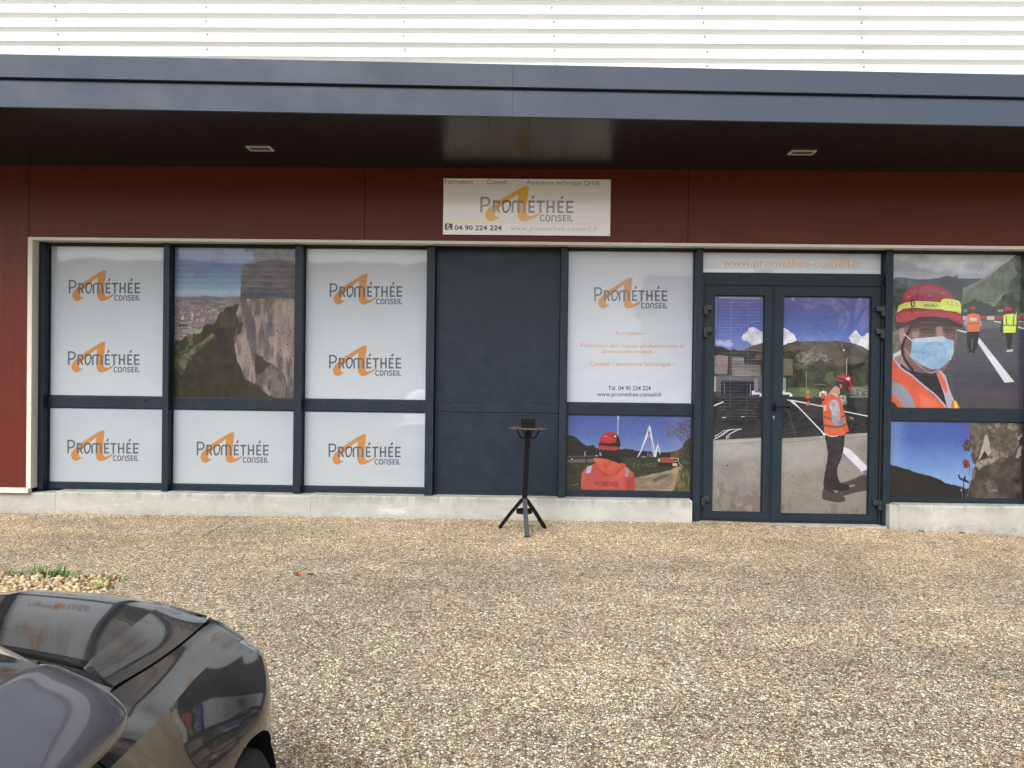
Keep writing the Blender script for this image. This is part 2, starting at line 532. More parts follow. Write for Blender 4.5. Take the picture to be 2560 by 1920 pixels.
        for t in T:
            a, b, c = pix[t]
            lo = np.floor(np.minimum(np.minimum(a, b), c)).astype(int); hi = np.ceil(np.maximum(np.maximum(a, b), c)).astype(int) + 1
            lo = np.maximum(lo, 0); hi = np.minimum(hi, [w * ss, h * ss])
            if (hi <= lo).any(): continue
            gx, gy = np.meshgrid(np.arange(lo[0], hi[0]) + .5, np.arange(lo[1], hi[1]) + .5)
            d = (b[0] - a[0]) * (c[1] - a[1]) - (b[1] - a[1]) * (c[0] - a[0])
            if abs(d) < 1e-9: continue
            w1 = ((b[0] - gx) * (c[1] - gy) - (b[1] - gy) * (c[0] - gx)) / d
            w2 = ((c[0] - gx) * (a[1] - gy) - (c[1] - gy) * (a[0] - gx)) / d
            ins = (w1 >= -1e-4) & (w2 >= -1e-4) & (w1 + w2 <= 1.0001)
            acc[lo[1]:hi[1], lo[0]:hi[0]] |= ins
        m = acc.reshape(h, ss, w, ss).mean((1, 3)).astype(np.float32) * alpha
        s.blend(m, col, sl)
    def grad(s, stops):
        """stops: (y in drawing units, colour)"""
        ys = [a for a, _ in stops]
        for k in range(3): s.im[..., k] = np.interp(s.Y, ys, [c[k] / 255 for _, c in stops])
    def grain(s, amt=0.02, seed=3, f=400):
        n = fbm(s.u * f * s.w_m, s.v * f * s.h_m, seed, 3) - .5
        n2 = fbm(s.u * 6 * s.w_m, s.v * 6 * s.h_m, seed + 9, 4) - .5
        s.im *= (1 + amt * 2 * n + amt * n2)[..., None]
    def slats(s, pitch, alpha, y0=0, y1=1, u0=0, u1=1, col=(225, 228, 232), duty=.3):
        """blind slats glimmering through the film"""
        ph = (s.Y / pitch) % 1
        m = ((ph < duty) & (s.v > y0) & (s.v < y1) & (s.u > u0) & (s.u < u1)).astype(np.float32)
        m = (m + np.roll(m, 1, 0) + np.roll(m, -1, 0)) / 3 * alpha
        m = m * np.clip(fbm(s.u * 5, s.Y / pitch * .5, 77, 3) * 1.8 - .2, 0, 1)
        s.blend(m.astype(np.float32), col)
    def logo(s, x0, x1, y0, y1, ink=(84, 92, 104), org=(196, 136, 74), shade=None):
        """the firm's mark fitted to the box (x0..x1, y0..y1)"""
        fx = lambda x: x0 + (x - 558) / (1632 - 558) * (x1 - x0)
        fy = lambda y: y0 + (y - 303) / (710 - 303) * (y1 - y0)
        A = lambda pts: [(fx(a), fy(b)) for a, b in pts]
        k = (x1 - x0) / (1632 - 558)
        sw = [(1070, 303), (1120, 303), (1109, 400), (1098, 500), (1093, 560), (1096, 612), (1108, 640), (1135, 649), (1170, 640), (1215, 621),
              (1248, 605), (1262, 609), (1240, 629), (1200, 656), (1150, 684), (1100, 703), (1060, 710), (1030, 703), (1006, 682), (991, 650),
              (985, 600), (988, 500), (995, 393), (940, 430), (880, 472), (820, 520), (772, 562), (742, 592), (728, 620), (732, 642),
              (748, 656), (770, 659), (790, 655), (772, 670), (742, 686), (718, 700), (698, 710), (668, 705), (640, 690), (622, 665),
              (614, 630), (624, 595), (650, 560), (690, 525), (740, 490), (800, 450), (870, 410), (950, 365), (1020, 327)]
        s.poly(A(sw), org)
        w = 25 * k
        def L(*pts, ww=w, c=ink, sm=False, cl=False): s.stroke(A(pts), ww, c, 0.93, smooth=sm, closed=cl, square=not (sm or cl))
        L((571, 608), (571, 427)); L((571, 438), (618, 438), (645, 446), (662, 466), (664, 490), (652, 514), (630, 527), (600, 531), (571, 531), sm=True)
        L((713, 608), (713, 468)); L((713, 479), (750, 479), (770, 486), (779, 503), (776, 522), (760, 538), (735, 543), (713, 543), sm=True); L((752, 543), (781, 608))
        dark = tuple(int(c * .62) for c in ink)
        L((822, 500), (838, 480), (865, 474), (893, 480), (904, 500), (898, 540), (882, 580), (862, 600), (838, 598), (824, 575), (819, 535), sm=True, cl=True, c=dark, ww=w * .8)
        L((886, 515), (893, 540), (880, 565), ww=w * .3, c=(190, 190, 190), sm=True)
        L((931, 608), (931, 505), (940, 486), (960, 478), (1035, 478), (1056, 486), (1066, 505), (1066, 608), sm=False); L((998, 480), (998, 608))
        for xx, xe in ((1124, 1187), (1459, 1521), (1560, 1632)):
            L((xx, 608), (xx, 466))
            for yy in (478, 539, 597): L((xx, yy), (xe - (6 if yy == 539 else 0), yy))
        L((1153, 445), (1178, 413)); L((1487, 445), (1512, 413))
        L((1207, 478), (1301, 478)); L((1252, 478), (1252, 608))
        L((1333, 466), (1333, 608)); L((1404, 466), (1404, 608)); L((1333, 539), (1404, 539))
        v = 15 * k
        L((1292, 641), (1280, 637), (1263, 640), (1253, 656), (1253, 682), (1263, 697), (1280, 700), (1294, 696), ww=v, sm=True)
        L((1339, 637), (1354, 642), (1361, 656), (1361, 682), (1354, 696), (1339, 700), (1325, 696), (1318, 682), (1318, 656), (1325, 642), ww=v, sm=True, cl=True)
        L((1386, 705), (1386, 652), (1395, 640), (1410, 637), (1423, 641), (1430, 653), (1430, 705), ww=v)
        L((1492, 643), (1478, 637), (1461, 641), (1455, 653), (1462, 663), (1482, 671), (1492, 683), (1486, 696), (1468, 701), (1451, 696), ww=v, sm=True)
        L((1518, 705), (1518, 632), ww=v)
        for yy in (638, 667, 698): L((1518, yy), (1550, yy), ww=v)
        L((1570, 632), (1570, 705), ww=v); L((1594, 632), (1594, 698), (1629, 698), ww=v)
    def albedo(s, k):
        """photo colours are what the lit print shows; divide by the light that falls on it"""
        im = s.im
        if s.sat != 1.0:
            gr = (im * (.3, .59, .11)).sum(-1, keepdims=True); im = gr + (im - gr) * s.sat
        kk = k if np.isscalar(k) else (k[0] * (1 - s.v) + k[1] * s.v)[..., None]  # a k pair lightens the print towards its top, offsetting the canopy's shade
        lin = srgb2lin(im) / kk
        return np.clip(lin, 0.004, 0.84)

def print_material(name, pr, k=0.75, rough=0.45, coat=1.0):
    im = bpy.data.images.new(name, pr.W, pr.H, alpha=False)
    a = np.ones((pr.H, pr.W, 4), np.float32)
    a[..., :3] = lin2srgb(pr.albedo(k))[::-1]
    im.pixels.foreach_set(a.ravel())
    im.update(); im.pack()
    m, nt, b = new_mat(name)
    t = N(nt, "ShaderNodeTexImage"); t.image = im; t.extension = 'EXTEND'; t.interpolation = 'Linear'
    uv = N(nt, "ShaderNodeUVMap"); uv.uv_map = "print"
    nt.links.new(uv.outputs[0], t.inputs[0])
    nt.links.new(t.outputs[0], b.inputs["Base Color"])
    b.inputs["Roughness"].default_value = rough
    b.inputs["Specular IOR Level"].default_value = 0.2
    b.inputs["Coat Weight"].default_value = coat
    b.inputs["Coat Roughness"].default_value = 0.02
    b.inputs["Coat IOR"].default_value = 1.5
    # film laid by hand: faint waves in the gloss
    n = noise(nt, coords(nt), 2.2, 2)
    bu = N(nt, "ShaderNodeBump"); bu.inputs["Strength"].default_value = 0.12; bu.inputs["Distance"].default_value = 0.01
    nt.links.new(n, bu.inputs["Height"]); nt.links.new(bu.outputs[0], b.inputs["Coat Normal"])
    return m

def printed_sheet(name, x0, x1, z0, z1, y, t, mat, parent=None):
    """thin sheet (real thickness t) whose front face at y carries the print"""
    V = [(x0, y, z0), (x1, y, z0), (x1, y, z1), (x0, y, z1), (x0, y + t, z0), (x1, y + t, z0), (x1, y + t, z1), (x0, y + t, z1)]
    F = [(0, 1, 2, 3), (5, 4, 7, 6), (4, 0, 3, 7), (1, 5, 6, 2), (3, 2, 6, 7), (4, 5, 1, 0)]
    o = obj_py(name, V, F, mat, parent)
    uvl = o.data.uv_layers.new(name="print")
    for p in o.data.polygons:
        for li in p.loop_indices:
            vx = V[o.data.loops[li].vertex_index]
            uvl.data[li].uv = ((vx[0] - x0) / (x1 - x0), (vx[2] - z0) / (z1 - z0)) if p.index == 0 else (0.002, 0.002)
    return o
# ---- photo posters -------------------------------------------------
def poster_cliff(w, h):
    p = Print(w, h, [(80, 68), (1313, 75), (1305, 1640), (70, 1630)], bg=(90, 110, 150))
    p.grad([(60, (98, 116, 160)), (300, (92, 116, 156)), (470, (104, 140, 170)), (560, (140, 168, 184)), (600, (118, 128, 158)), (625, (104, 106, 128)),
            (760, (112, 102, 112)), (1000, (116, 110, 110)), (1700, (70, 66, 56))])
    p.poly([(430, 110), (560, 100), (600, 180), (560, 250), (450, 260)], (78, 96, 138), .45, rough=40, rf=.02, soft=14)
    p.poly([(250, 300), (420, 280), (400, 400), (260, 390)], (80, 98, 140), .35, rough=40, rf=.02, soft=14)
    p.poly([(80, 590), (250, 588), (400, 578), (560, 592), (740, 582), (740, 660), (80, 660)], (94, 96, 126), 1, rough=5, rf=.03, col2=(120, 112, 132), nz=(.01, .05, 4))
    p.poly([(70, 628), (740, 620), (740, 1100), (70, 1100)], (108, 98, 106), 1, rough=5, col2=(136, 122, 122), nz=(.02, .06, 5), con=3.5)
    p.dots(240, 80, 520, 720, 1010, 7, [(170, 158, 152), (140, 126, 122), (84, 80, 90), (188, 176, 160), (120, 96, 88)], 4, .75, .8)
    p.dots(70, 80, 720, 640, 760, 6, [(150, 140, 144), (96, 92, 108), (132, 122, 116)], 9, .5, .35)
    p.poly([(110, 880), (210, 872), (215, 890), (112, 898)], (58, 60, 76)); p.poly([(150, 930), (300, 912), (310, 950), (160, 972)], (132, 132, 156), .8, rough=6)
    p.poly([(230, 960), (345, 925), (340, 960), (230, 990)], (140, 150, 104), .8, rough=8)
    p.poly([(150, 790), (168, 780), (168, 830), (150, 830)], (206, 196, 180), .8); p.poly([(245, 762), (262, 758), (264, 796), (246, 798)], (200, 190, 176), .8)
    # wooded slope
    p.poly([(68, 1060), (230, 980), (340, 960), (400, 860), (470, 880), (520, 780), (600, 710), (700, 660), (760, 640), (820, 900), (820, 1650), (60, 1650)],
           (54, 52, 42), 1, rough=26, rf=.02, col2=(66, 63, 46), nz=(.02, .012, 8), con=2, vert=(48, 45, 36))
    p.poly([(530, 760), (610, 706), (700, 668), (720, 720), (690, 900), (640, 980), (540, 900), (520, 820)], (74, 74, 52), 1, rough=20, rf=.03, col2=(50, 50, 42), nz=(.015, .015, 3), con=3)
    p.poly([(70, 1210), (200, 1165), (330, 1060), (440, 975), (490, 980), (400, 1070), (300, 1150), (220, 1260), (150, 1400), (70, 1330)], (112, 110, 78), .95, rough=22, rf=.025,
           col2=(74, 74, 50), nz=(.02, .02, 6), con=4)
    p.poly([(205, 985), (260, 980), (265, 1080), (220, 1110)], (96, 106, 72), .8, rough=18, rf=.03)
    p.poly([(70, 1040), (220, 1090), (240, 1140), (70, 1200)], (50, 56, 44), .9, rough=16, rf=.03, col2=(80, 92, 56), nz=(.03, .03, 2), con=4)
    p.poly([(500, 900), (570, 900), (600, 1080), (500, 1080)], (42, 44, 44), .8, rough=26, rf=.02)
    p.poly([(360, 1215), (455, 1210), (450, 1250), (365, 1248)], (40, 40, 38), .7, rough=6)
    # cliff
    rock = [(800, 230), (860, 190), (900, 180), (960, 120), (1320, 120), (1320, 1650), (1190, 1650), (1000, 1600), (930, 1500), (780, 1440), (740, 1320), (700, 1240), (690, 1150), (672, 1010),
            (730, 860), (690, 760), (735, 640), (740, 540), (752, 300), (780, 250)]
    p.poly(rock, (146, 132, 126), 1, rough=14, rf=.02, col2=(98, 90, 90), nz=(.022, .007, 12), con=4)
    p.poly([(752, 300), (800, 230), (900, 180), (1320, 150), (1320, 600), (1180, 590), (1000, 600), (740, 610)], (92, 92, 98), .95, rough=16, rf=.02, col2=(76, 78, 82), nz=(.008, .04, 3), con=4)
    p.poly([(740, 550), (850, 500), (880, 560), (970, 500), (1010, 560), (1320, 580), (1320, 606), (1100, 600), (740, 612)], (72, 76, 86), .8, rough=8)
    p.poly([(770, 100), (800, 70), (1320, 70), (1320, 200), (1180, 190), (1000, 215), (870, 190), (860, 130), (790, 140)], (56, 66, 68), 1, rough=26, rf=.025, col2=(74, 84, 90), nz=(.02, .02, 5), con=4)
    p.poly([(780, 820), (860, 850), (900, 920), (880, 1050), (800, 1030)], (84, 80, 92), .7, rough=22, rf=.02, soft=6)
    p.poly([(990, 850), (1090, 860), (1100, 1000), (1000, 1010)], (88, 84, 98), .7, rough=22, rf=.02, soft=6)
    p.poly([(720, 860), (770, 840), (740, 960), (680, 1000)], (62, 56, 44), .8, rough=12)
    p.poly([(900, 620), (1080, 610), (1090, 650), (920, 670)], (106, 96, 64), .6, rough=16, rf=.03)
    p.poly([(870, 1150), (950, 1200), (1040, 1270), (1120, 1320), (1200, 1420), (1215, 1640), (1080, 1620), (1000, 1500), (900, 1420), (860, 1280)], (86, 78, 72), .8, rough=20, rf=.02, col2=(118, 108, 104), nz=(.03, .01, 7), con=4)
    p.poly([(880, 1190), (960, 1210), (1040, 1280), (980, 1360), (900, 1390)], (56, 52, 42), .8, rough=16, rf=.02)
    p.poly([(640, 1500), (900, 1490), (1010, 1600), (1020, 1650), (640, 1650)], (62, 56, 40), .8, rough=20, rf=.02, soft=6)
    p.poly([(1100, 640), (1290, 620), (1300, 1250), (1180, 1250), (1060, 1100)], (162, 140, 130), .5, rough=26, rf=.01, soft=10)
    for k in range(34):
        x = 700 + (k * 97) % 600; y = 640 + (k * 211) % 700
        p.stroke([(x, y), (x + 8 * math.sin(k), y + 60), (x - 6, y + 130)], 4, [(86, 76, 76), (146, 132, 126), (76, 70, 72)][k % 3], .5, smooth=True, rough=8, rf=.03)
    p.stroke([(1170, 1375), (1190, 1450), (1205, 1530), (1195, 1640)], 8, (52, 46, 42), .9, smooth=True, rough=5)
    p.dots(30, 1100, 1300, 900, 1640, 6, [(84, 58, 58), (70, 62, 62)], 5, .7, 1.4)
    p.slats(58, .10, 0, .34)
    p.grain(.05, 5, 120)
    return p

def poster_back(w, h):
    p = Print(w, h, [(135, 100), (2103, 135), (2088, 1375), (118, 1330)], res=560)
    p.grad([(90, (70, 92, 168)), (400, (76, 102, 178)), (650, (98, 128, 190)), (760, (110, 140, 196)), (900, (110, 140, 196))])
    p.poly([(1750, 90), (2150, 90), (2150, 760), (1800, 760)], (130, 130, 170), .30, soft=90)
    p.poly([(110, 445), (160, 440), (230, 450), (300, 500), (360, 570), (450, 610), (530, 600), (600, 650), (640, 650), (640, 900), (110, 900)], (30, 34, 34), 1, rough=14, rf=.03, col2=(18, 22, 22), nz=(.03, .03, 3))
    p.poly([(940, 680), (1050, 660), (1150, 672), (1260, 700), (1400, 702), (1500, 720), (1700, 724), (1800, 715), (1900, 690), (1950, 690), (1950, 850), (940, 850)], (36, 42, 38), 1, rough=10, rf=.05, col2=(24, 28, 26), nz=(.04, .04, 3))
    p.poly([(1770, 740), (1850, 700), (1940, 660), (2000, 640), (2000, 820), (1770, 815)], (104, 84, 48), 1, rough=16, rf=.03, col2=(66, 62, 38), nz=(.03, .03, 5), con=3)
    p.poly([(110, 770), (640, 770), (1000, 800), (1600, 815), (1600, 850), (1000, 850), (110, 880)], (34, 36, 42), 1, col2=(60, 60, 64), nz=(.01, .1, 6))
    p.poly([(110, 835), (620, 820), (620, 880), (110, 890)], (102, 100, 110), .9)
    p.stroke([(120, 785), (640, 775)], 7, (120, 116, 120), .8)
    p.poly([(110, 880), (400, 885), (700, 870), (1000, 845), (1300, 820), (1600, 810), (2100, 815), (2100, 1400), (110, 1400)], (62, 68, 46), 1, rough=6, col2=(42, 48, 34), nz=(.02, .05, 2), con=3)
    p.dots(60, 1080, 1550, 900, 960, 5, [(150, 150, 150), (92, 100, 70)], 4, .7)
    p.poly([(1200, 1140), (1400, 1090), (1600, 1050), (1780, 1010), (1900, 960), (1960, 1000), (1960, 1090), (1860, 1250), (1800, 1380), (1200, 1370)], (152, 134, 116), 1, rough=12, rf=.02, col2=(126, 108, 90), nz=(.006, .02, 9), con=3)
    p.poly([(1460, 1190), (1560, 1120), (1760, 1070), (1780, 1085), (1640, 1150), (1520, 1220)], (84, 72, 60), .7, rough=14, rf=.03, soft=8)
    p.poly([(1790, 980), (1960, 940), (2000, 1060), (1860, 1200), (1800, 1370), (1720, 1370), (1820, 1150)], (176, 136, 92), .55, rough=20, rf=.02, soft=16)
    p.poly([(1900, 1000), (2110, 960), (2110, 1380), (1780, 1370), (1850, 1240)], (118, 112, 66), .9, rough=24, rf=.03, col2=(66, 72, 42), nz=(.06, .012, 4), con=4)
    # tree at the right
    p.poly([(1740, 290), (1830, 310), (1850, 420), (1800, 490), (1720, 480), (1715, 380)], (104, 104, 120), .9, rough=30, rf=.04, col2=(76, 76, 84), nz=(.05, .05, 3), con=4, cut=.42)
    p.poly([(1850, 260), (1960, 220), (2100, 190), (2100, 600), (2000, 560), (1900, 520), (1850, 420)], (96, 94, 104), .95, rough=34, rf=.04, col2=(64, 64, 66), nz=(.05, .05, 3), con=4, cut=.44)
    p.poly([(1950, 640), (2000, 540), (2060, 500), (2110, 490), (2110, 860), (1960, 820)], (70, 72, 62), 1, rough=22, rf=.03, col2=(40, 44, 36), nz=(.04, .04, 3), con=4)
    p.poly([(1940, 850), (2100, 870), (2100, 920), (1950, 910)], (66, 84, 84), .9, rough=8)
    p.poly([(1960, 920), (2110, 930), (2110, 1000), (1980, 990)], (50, 56, 44), .9, rough=16, rf=.05)
    # lamp post and pole
    p.stroke([(936, 150), (928, 460)], 13, (176, 182, 200)); p.stroke([(936, 130), (936, 172)], 20, (200, 208, 220))
    p.stroke([(945, 620), (945, 840)], 14, (150, 156, 172), .9)
    # twin pointed arches
    for pts in ([(1234, 802), (1292, 690), (1418, 312), (1434, 278), (1452, 318), (1536, 800), (1500, 800), (1425, 420), (1300, 720), (1262, 790)],):
        p.poly(pts, (188, 192, 202))
    p.stroke([(1425, 330), (1424, 470)], 8, (120, 124, 138)); p.stroke([(1420, 440), (1404, 800)], 9, (130, 142, 176), .9)
    p.stroke([(1430, 450), (1512, 740)], 12, (96, 100, 116)); p.poly([(1405, 385), (1445, 385), (1440, 440), (1410, 440)], (110, 108, 116))
    p.poly([(1505, 760), (1556, 600), (1566, 586), (1578, 610), (1610, 752), (1596, 756), (1566, 650), (1540, 800), (1505, 800)], (192, 196, 206))
    p.poly([(1420, 740), (1500, 740), (1500, 805), (1420, 805)], (110, 120, 140), .6)
    p.stroke([(1310, 795), (1370, 795)], 14, (170, 180, 196), .8)
    # truck
    p.poly([(1570, 880), (1800, 890), (1790, 960), (1580, 950)], (26, 26, 24), .9, rough=10)
    p.poly([(1598, 806), (1762, 808), (1812, 830), (1812, 896), (1600, 888)], (164, 62, 66)); p.poly([(1570, 828), (1598, 828), (1598, 880), (1570, 876)], (200, 190, 190))
    p.stroke([(1762, 818), (1892, 822), (1892, 866), (1820, 870)], 10, (196, 184, 150)); p.poly([(1800, 900), (1870, 905), (1868, 948), (1800, 944)], (200, 176, 132))
    p.stroke([(1745, 900), (1742, 990)], 14, (40, 38, 34)); p.stroke([(1900, 895), (1950, 960)], 10, (190, 160, 110))
    # curved sign at left
    p.stroke([(428, 690), (408, 720), (412, 780)], 12, (170, 172, 176), smooth=True); p.stroke([(425, 700), (430, 880)], 20, (24, 26, 28))
    p.poly([(580, 762), (606, 762), (604, 782), (582, 782)], (170, 190, 190)); p.dots(10, 190, 220, 815, 832, 5, [(200, 200, 200)], 2)
    # man in the hooded jacket, from behind
    p.poly([(640, 640), (930, 640), (960, 800), (1010, 860), (1000, 910), (560, 830), (680, 780)], (20, 18, 22), 1, smooth=True)
    jack = [(345, 1380), (345, 1200), (360, 1050), (400, 1000), (500, 930), (580, 890), (560, 850), (548, 812), (640, 815), (760, 830), (900, 880), (960, 905), (1000, 885), (1045, 930), (1120, 1000),
            (1185, 1070), (1208, 1200), (1200, 1380)]
    p.poly(jack, (214, 92, 64), 1, col2=(190, 70, 62), nz=(.006, .004, 3), con=2.5, vert=(196, 74, 70))
    p.poly([(548, 815), (640, 815), (760, 832), (880, 880), (960, 905), (1040, 900), (1040, 950), (930, 990), (860, 1070), (760, 1070), (670, 1010), (620, 930), (570, 870)], (222, 96, 62), 1, smooth=True, col2=(196, 72, 52), nz=(.012, .012, 5), con=3)
    p.poly([(640, 1010), (760, 1080), (870, 1080), (930, 1000), (1040, 940), (1000, 990), (900, 1080), (800, 1110), (700, 1080)], (158, 52, 40), .65, smooth=True, soft=8)
    p.stroke([(620, 900), (720, 935), (850, 930), (960, 960)], 10, (168, 62, 46), .7, smooth=True)
    p.poly([(1060, 1100), (1130, 1150), (1180, 1090), (1200, 1380), (1060, 1380)], (150, 50, 52), .55, soft=10)
    p.stroke([(1120, 1080), (1140, 1180), (1110, 1280)], 12, (140, 44, 44), .5, smooth=True); p.stroke([(440, 1080), (480, 1060), (700, 1090)], 8, (170, 62, 50), .5, smooth=True)
    p.poly([(440, 950), (520, 930), (500, 1050), (425, 1060)], (172, 166, 186)); p.poly([(1050, 966), (1096, 1000), (1112, 1030), (1092, 1120), (1048, 1106)], (140, 134, 154))
    p.poly([(650, 660), (950, 640), (960, 700), (930, 800), (700, 790)], (16, 15, 18))
    hel = [(626, 670), (628, 590), (650, 500), (690, 430), (760, 392), (830, 386), (900, 410), (950, 480), (972, 560), (968, 620), (940, 660), (890, 690), (760, 680), (680, 668)]
    p.poly(hel, (196, 44, 60), 1, smooth=True, col2=(178, 34, 48), nz=(.01, .01, 3))
    p.poly([(900, 430), (940, 460), (972, 550), (970, 620), (930, 640), (900, 560), (910, 480)], (44, 30, 46), .9, smooth=True)
    p.poly([(626, 570), (700, 566), (800, 575), (900, 560), (960, 560), (960, 620), (880, 630), (780, 625), (700, 610), (628, 606)], (26, 20, 26), .95, rough=8)
    p.poly([(630, 612), (700, 618), (800, 640), (890, 650), (890, 690), (760, 682), (640, 672)], (186, 44, 56)); p.stroke([(710, 455), (760, 462)], 14, (232, 130, 140), .9)
    p.poly([(868, 465), (900, 442), (910, 458), (880, 482)], (225, 210, 215)); p.stroke([(790, 440), (860, 430), (890, 520)], 6, (90, 24, 36), .7, smooth=True)
    p.text("PROMÉTHÉE", 570, 938, 1268, 1190, (96, 40, 52), .01, slope=.03, alpha=.75)
    p.stroke([(205, 1256), (305, 1228)], 8, (160, 160, 150), .8)
    p.poly([(110, 100), (140, 100), (130, 1335), (110, 1335)], (20, 24, 34), .5)
    p.grain(.04, 5, 150)
    return p

def poster_selfie(w, h):
    p = Print(w, h, [(57, 50), (1288, 54), (1262, 1530), (32, 1510)])
    p.grad([(50, (184, 188, 194)), (120, (166, 172, 180)), (200, (148, 155, 168)), (290, (150, 157, 172)), (300, (100, 108, 118)), (640, (72, 78, 80)), (700, (90, 92, 98)), (1550, (70, 70, 80))])
    p.poly([(60, 110), (300, 120), (560, 180), (900, 150), (1000, 210), (700, 250), (300, 240), (60, 200)], (128, 134, 150), .6, rough=50, rf=.01, soft=20)
    p.poly([(60, 50), (420, 60), (700, 60), (600, 120), (250, 110), (60, 90)], (206, 209, 213), .6, rough=40, rf=.01, soft=16)
    p.poly([(180, 60), (560, 90), (900, 60), (1150, 80), (900, 260), (500, 230), (200, 160)], (150, 156, 170), .7, rough=60, rf=.012, col2=(190, 194, 200), nz=(.006, .012, 21), con=3.5, soft=14)
    p.poly([(50, 290), (120, 272), (220, 290), (330, 300), (460, 284), (560, 262), (660, 288), (900, 284), (900, 640), (50, 640)], (84, 92, 104), 1, rough=6, col2=(68, 76, 84), nz=(.006, .02, 3), con=3)
    p.poly([(500, 320), (560, 270), (640, 260), (700, 330), (760, 420), (860, 640), (420, 640)], (64, 72, 78), .8, rough=20, rf=.02, soft=6)
    p.poly([(700, 380), (820, 320), (960, 240), (1100, 130), (1190, 56), (1295, 50), (1295, 640), (680, 640)], (92, 104, 92), 1, rough=8, rf=.02, col2=(122, 128, 116), nz=(.010, .008, 6), con=3.4)
    p.poly([(720, 420), (900, 300), (1120, 140), (1190, 90), (1150, 300), (980, 500), (760, 600)], (104, 116, 96), .6, rough=30, rf=.012, col2=(80, 92, 80), nz=(.03, .012, 16), con=4, soft=5)
    p.poly([(1170, 70), (1295, 50), (1295, 620), (960, 610), (1000, 520), (1100, 420), (1130, 300), (1190, 250)], (46, 54, 52), 1, rough=30, rf=.025, col2=(76, 86, 70), nz=(.015, .015, 4), con=4)
    p.poly([(680, 560), (800, 470), (900, 520), (1000, 560), (1100, 600), (1100, 660), (680, 660)], (58, 66, 62), .9, rough=24, rf=.03)
    p.poly([(45, 290), (130, 330), (220, 370), (240, 440), (160, 560), (45, 600)], (52, 60, 56), 1, rough=22, rf=.03, col2=(74, 82, 72), nz=(.02, .02, 4), con=3)
    for k in range(3): p.stroke([(820 + 40 * k, 260), (900 + 40 * k, 110)], 3, (96, 102, 118), .4)
    # asphalt
    p.poly([(640, 664), (900, 660), (1290, 655), (1290, 1540), (500, 1540), (500, 900)], (84, 84, 94), 1, col2=(74, 74, 84), nz=(.01, .03, 7), con=2, vert=(72, 70, 82))
    p.poly([(700, 680), (1290, 680), (1290, 740), (800, 760)], (118, 120, 128), .5, rough=14, rf=.02, soft=8)
    p.poly([(600, 1170), (1290, 1180), (1290, 1540), (640, 1540)], (64, 62, 76), .5, soft=8)
    p.poly([(1180, 760), (1290, 780), (1280, 1540), (1190, 1100)], (64, 62, 82), .55, soft=10)
    p.poly([(40, 560), (120, 600), (200, 800), (200, 1000), (40, 1060)], (84, 92, 74), 1, rough=16, rf=.03, col2=(110, 112, 104), nz=(.02, .02, 2), con=3)
    p.poly([(40, 600), (100, 640), (110, 760), (40, 800)], (76, 84, 60), .9, rough=10)
    # barrier
    p.poly([(640, 640), (1290, 630), (1290, 664), (640, 670)], (158, 66, 62), 1, rough=3)
    for x in (700, 920, 955): p.poly([(x, 640), (x + 34, 640), (x + 34, 676), (x, 676)], (184, 188, 192), .9)
    p.stroke([(1085, 640), (1085, 700)], 14, (70, 72, 70), .6); p.stroke([(1190, 600), (1190, 660)], 6, (200, 190, 120))
    for x in (1030, 1056): p.poly([(x - 12, 588), (x, 576), (x + 12, 588), (x, 602)], (160, 166, 166), .9, smooth=True)
    p.poly([(1262, 595), (1284, 595), (1284, 660), (1258, 660)], (200, 204, 206)); p.stroke([(1262, 640), (1282, 606)], 6, (40, 40, 44))
    p.poly([(700, 575), (740, 570), (745, 600), (705, 604)], (140, 150, 140), .6)
    # road lines
    W = (198, 204, 212)
    p.poly([(834, 845), (852, 848), (1172, 1262), (1082, 1270), (832, 885)], W); p.poly([(640, 766), (735, 786), (735, 800), (640, 778)], W)
    p.stroke([(700, 690), (735, 770)], 5, W, .8); p.stroke([(715, 700), (735, 740)], 4, W, .7)
    p.stroke([(990, 688), (1060, 704)], 10, W); p.stroke([(1200, 742), (1285, 764)], 12, W); p.stroke([(1200, 688), (1290, 698)], 6, W, .8)
    # worker in the orange vest
    p.poly([(735, 790), (850, 785), (845, 850), (825, 950), (800, 975), (786, 960), (800, 850), (780, 860), (775, 950), (745, 960), (735, 880)], (34, 36, 42))
    p.poly([(738, 985), (770, 950), (790, 955), (780, 980)], (24, 26, 30)); p.poly([(782, 988), (800, 958), (812, 970), (806, 992)], (24, 26, 30))
    p.poly([(716, 660), (745, 625), (765, 640), (745, 730), (716, 720)], (150, 154, 170)); p.poly([(848, 640), (870, 700), (872, 730), (850, 740)], (150, 154, 170))
    p.poly([(742, 625), (790, 612), (850, 625), (860, 680), (852, 786), (740, 788), (736, 700)], (226, 104, 58)); p.poly([(760, 655), (828, 655), (828, 685), (762, 687)], (196, 188, 168))
    p.stroke([(742, 711), (856, 711)], 9, (116, 108, 88)); p.stroke([(742, 746), (854, 746)], 6, (186, 120, 90), .8)
    p.poly([(772, 570), (812, 570), (818, 600), (800, 614), (776, 604)], (90, 66, 62)); p.poly([(768, 574), (774, 552), (792, 546), (810, 552), (816, 574)], (176, 52, 66), smooth=True)
    # worker in the yellow vest
    p.poly([(1090, 795), (1160, 795), (1150, 880), (1142, 950), (1108, 950), (1098, 860)], (36, 38, 42)); p.poly([(1098, 962), (1156, 952), (1160, 974), (1102, 980)], (186, 180, 170))
    p.poly([(1072, 640), (1050, 700), (1036, 800), (1056, 800), (1078, 740)], (58, 54, 54)); p.poly([(1190, 640), (1204, 700), (1202, 796), (1184, 796), (1186, 720)], (58, 54, 54))
    p.poly([(1072, 630), (1110, 620), (1150, 620), (1190, 630), (1192, 700), (1182, 796), (1072, 798), (1070, 740)], (196, 224, 66)); p.stroke([(1072, 726), (1186, 726)], 10, (96, 100, 62))
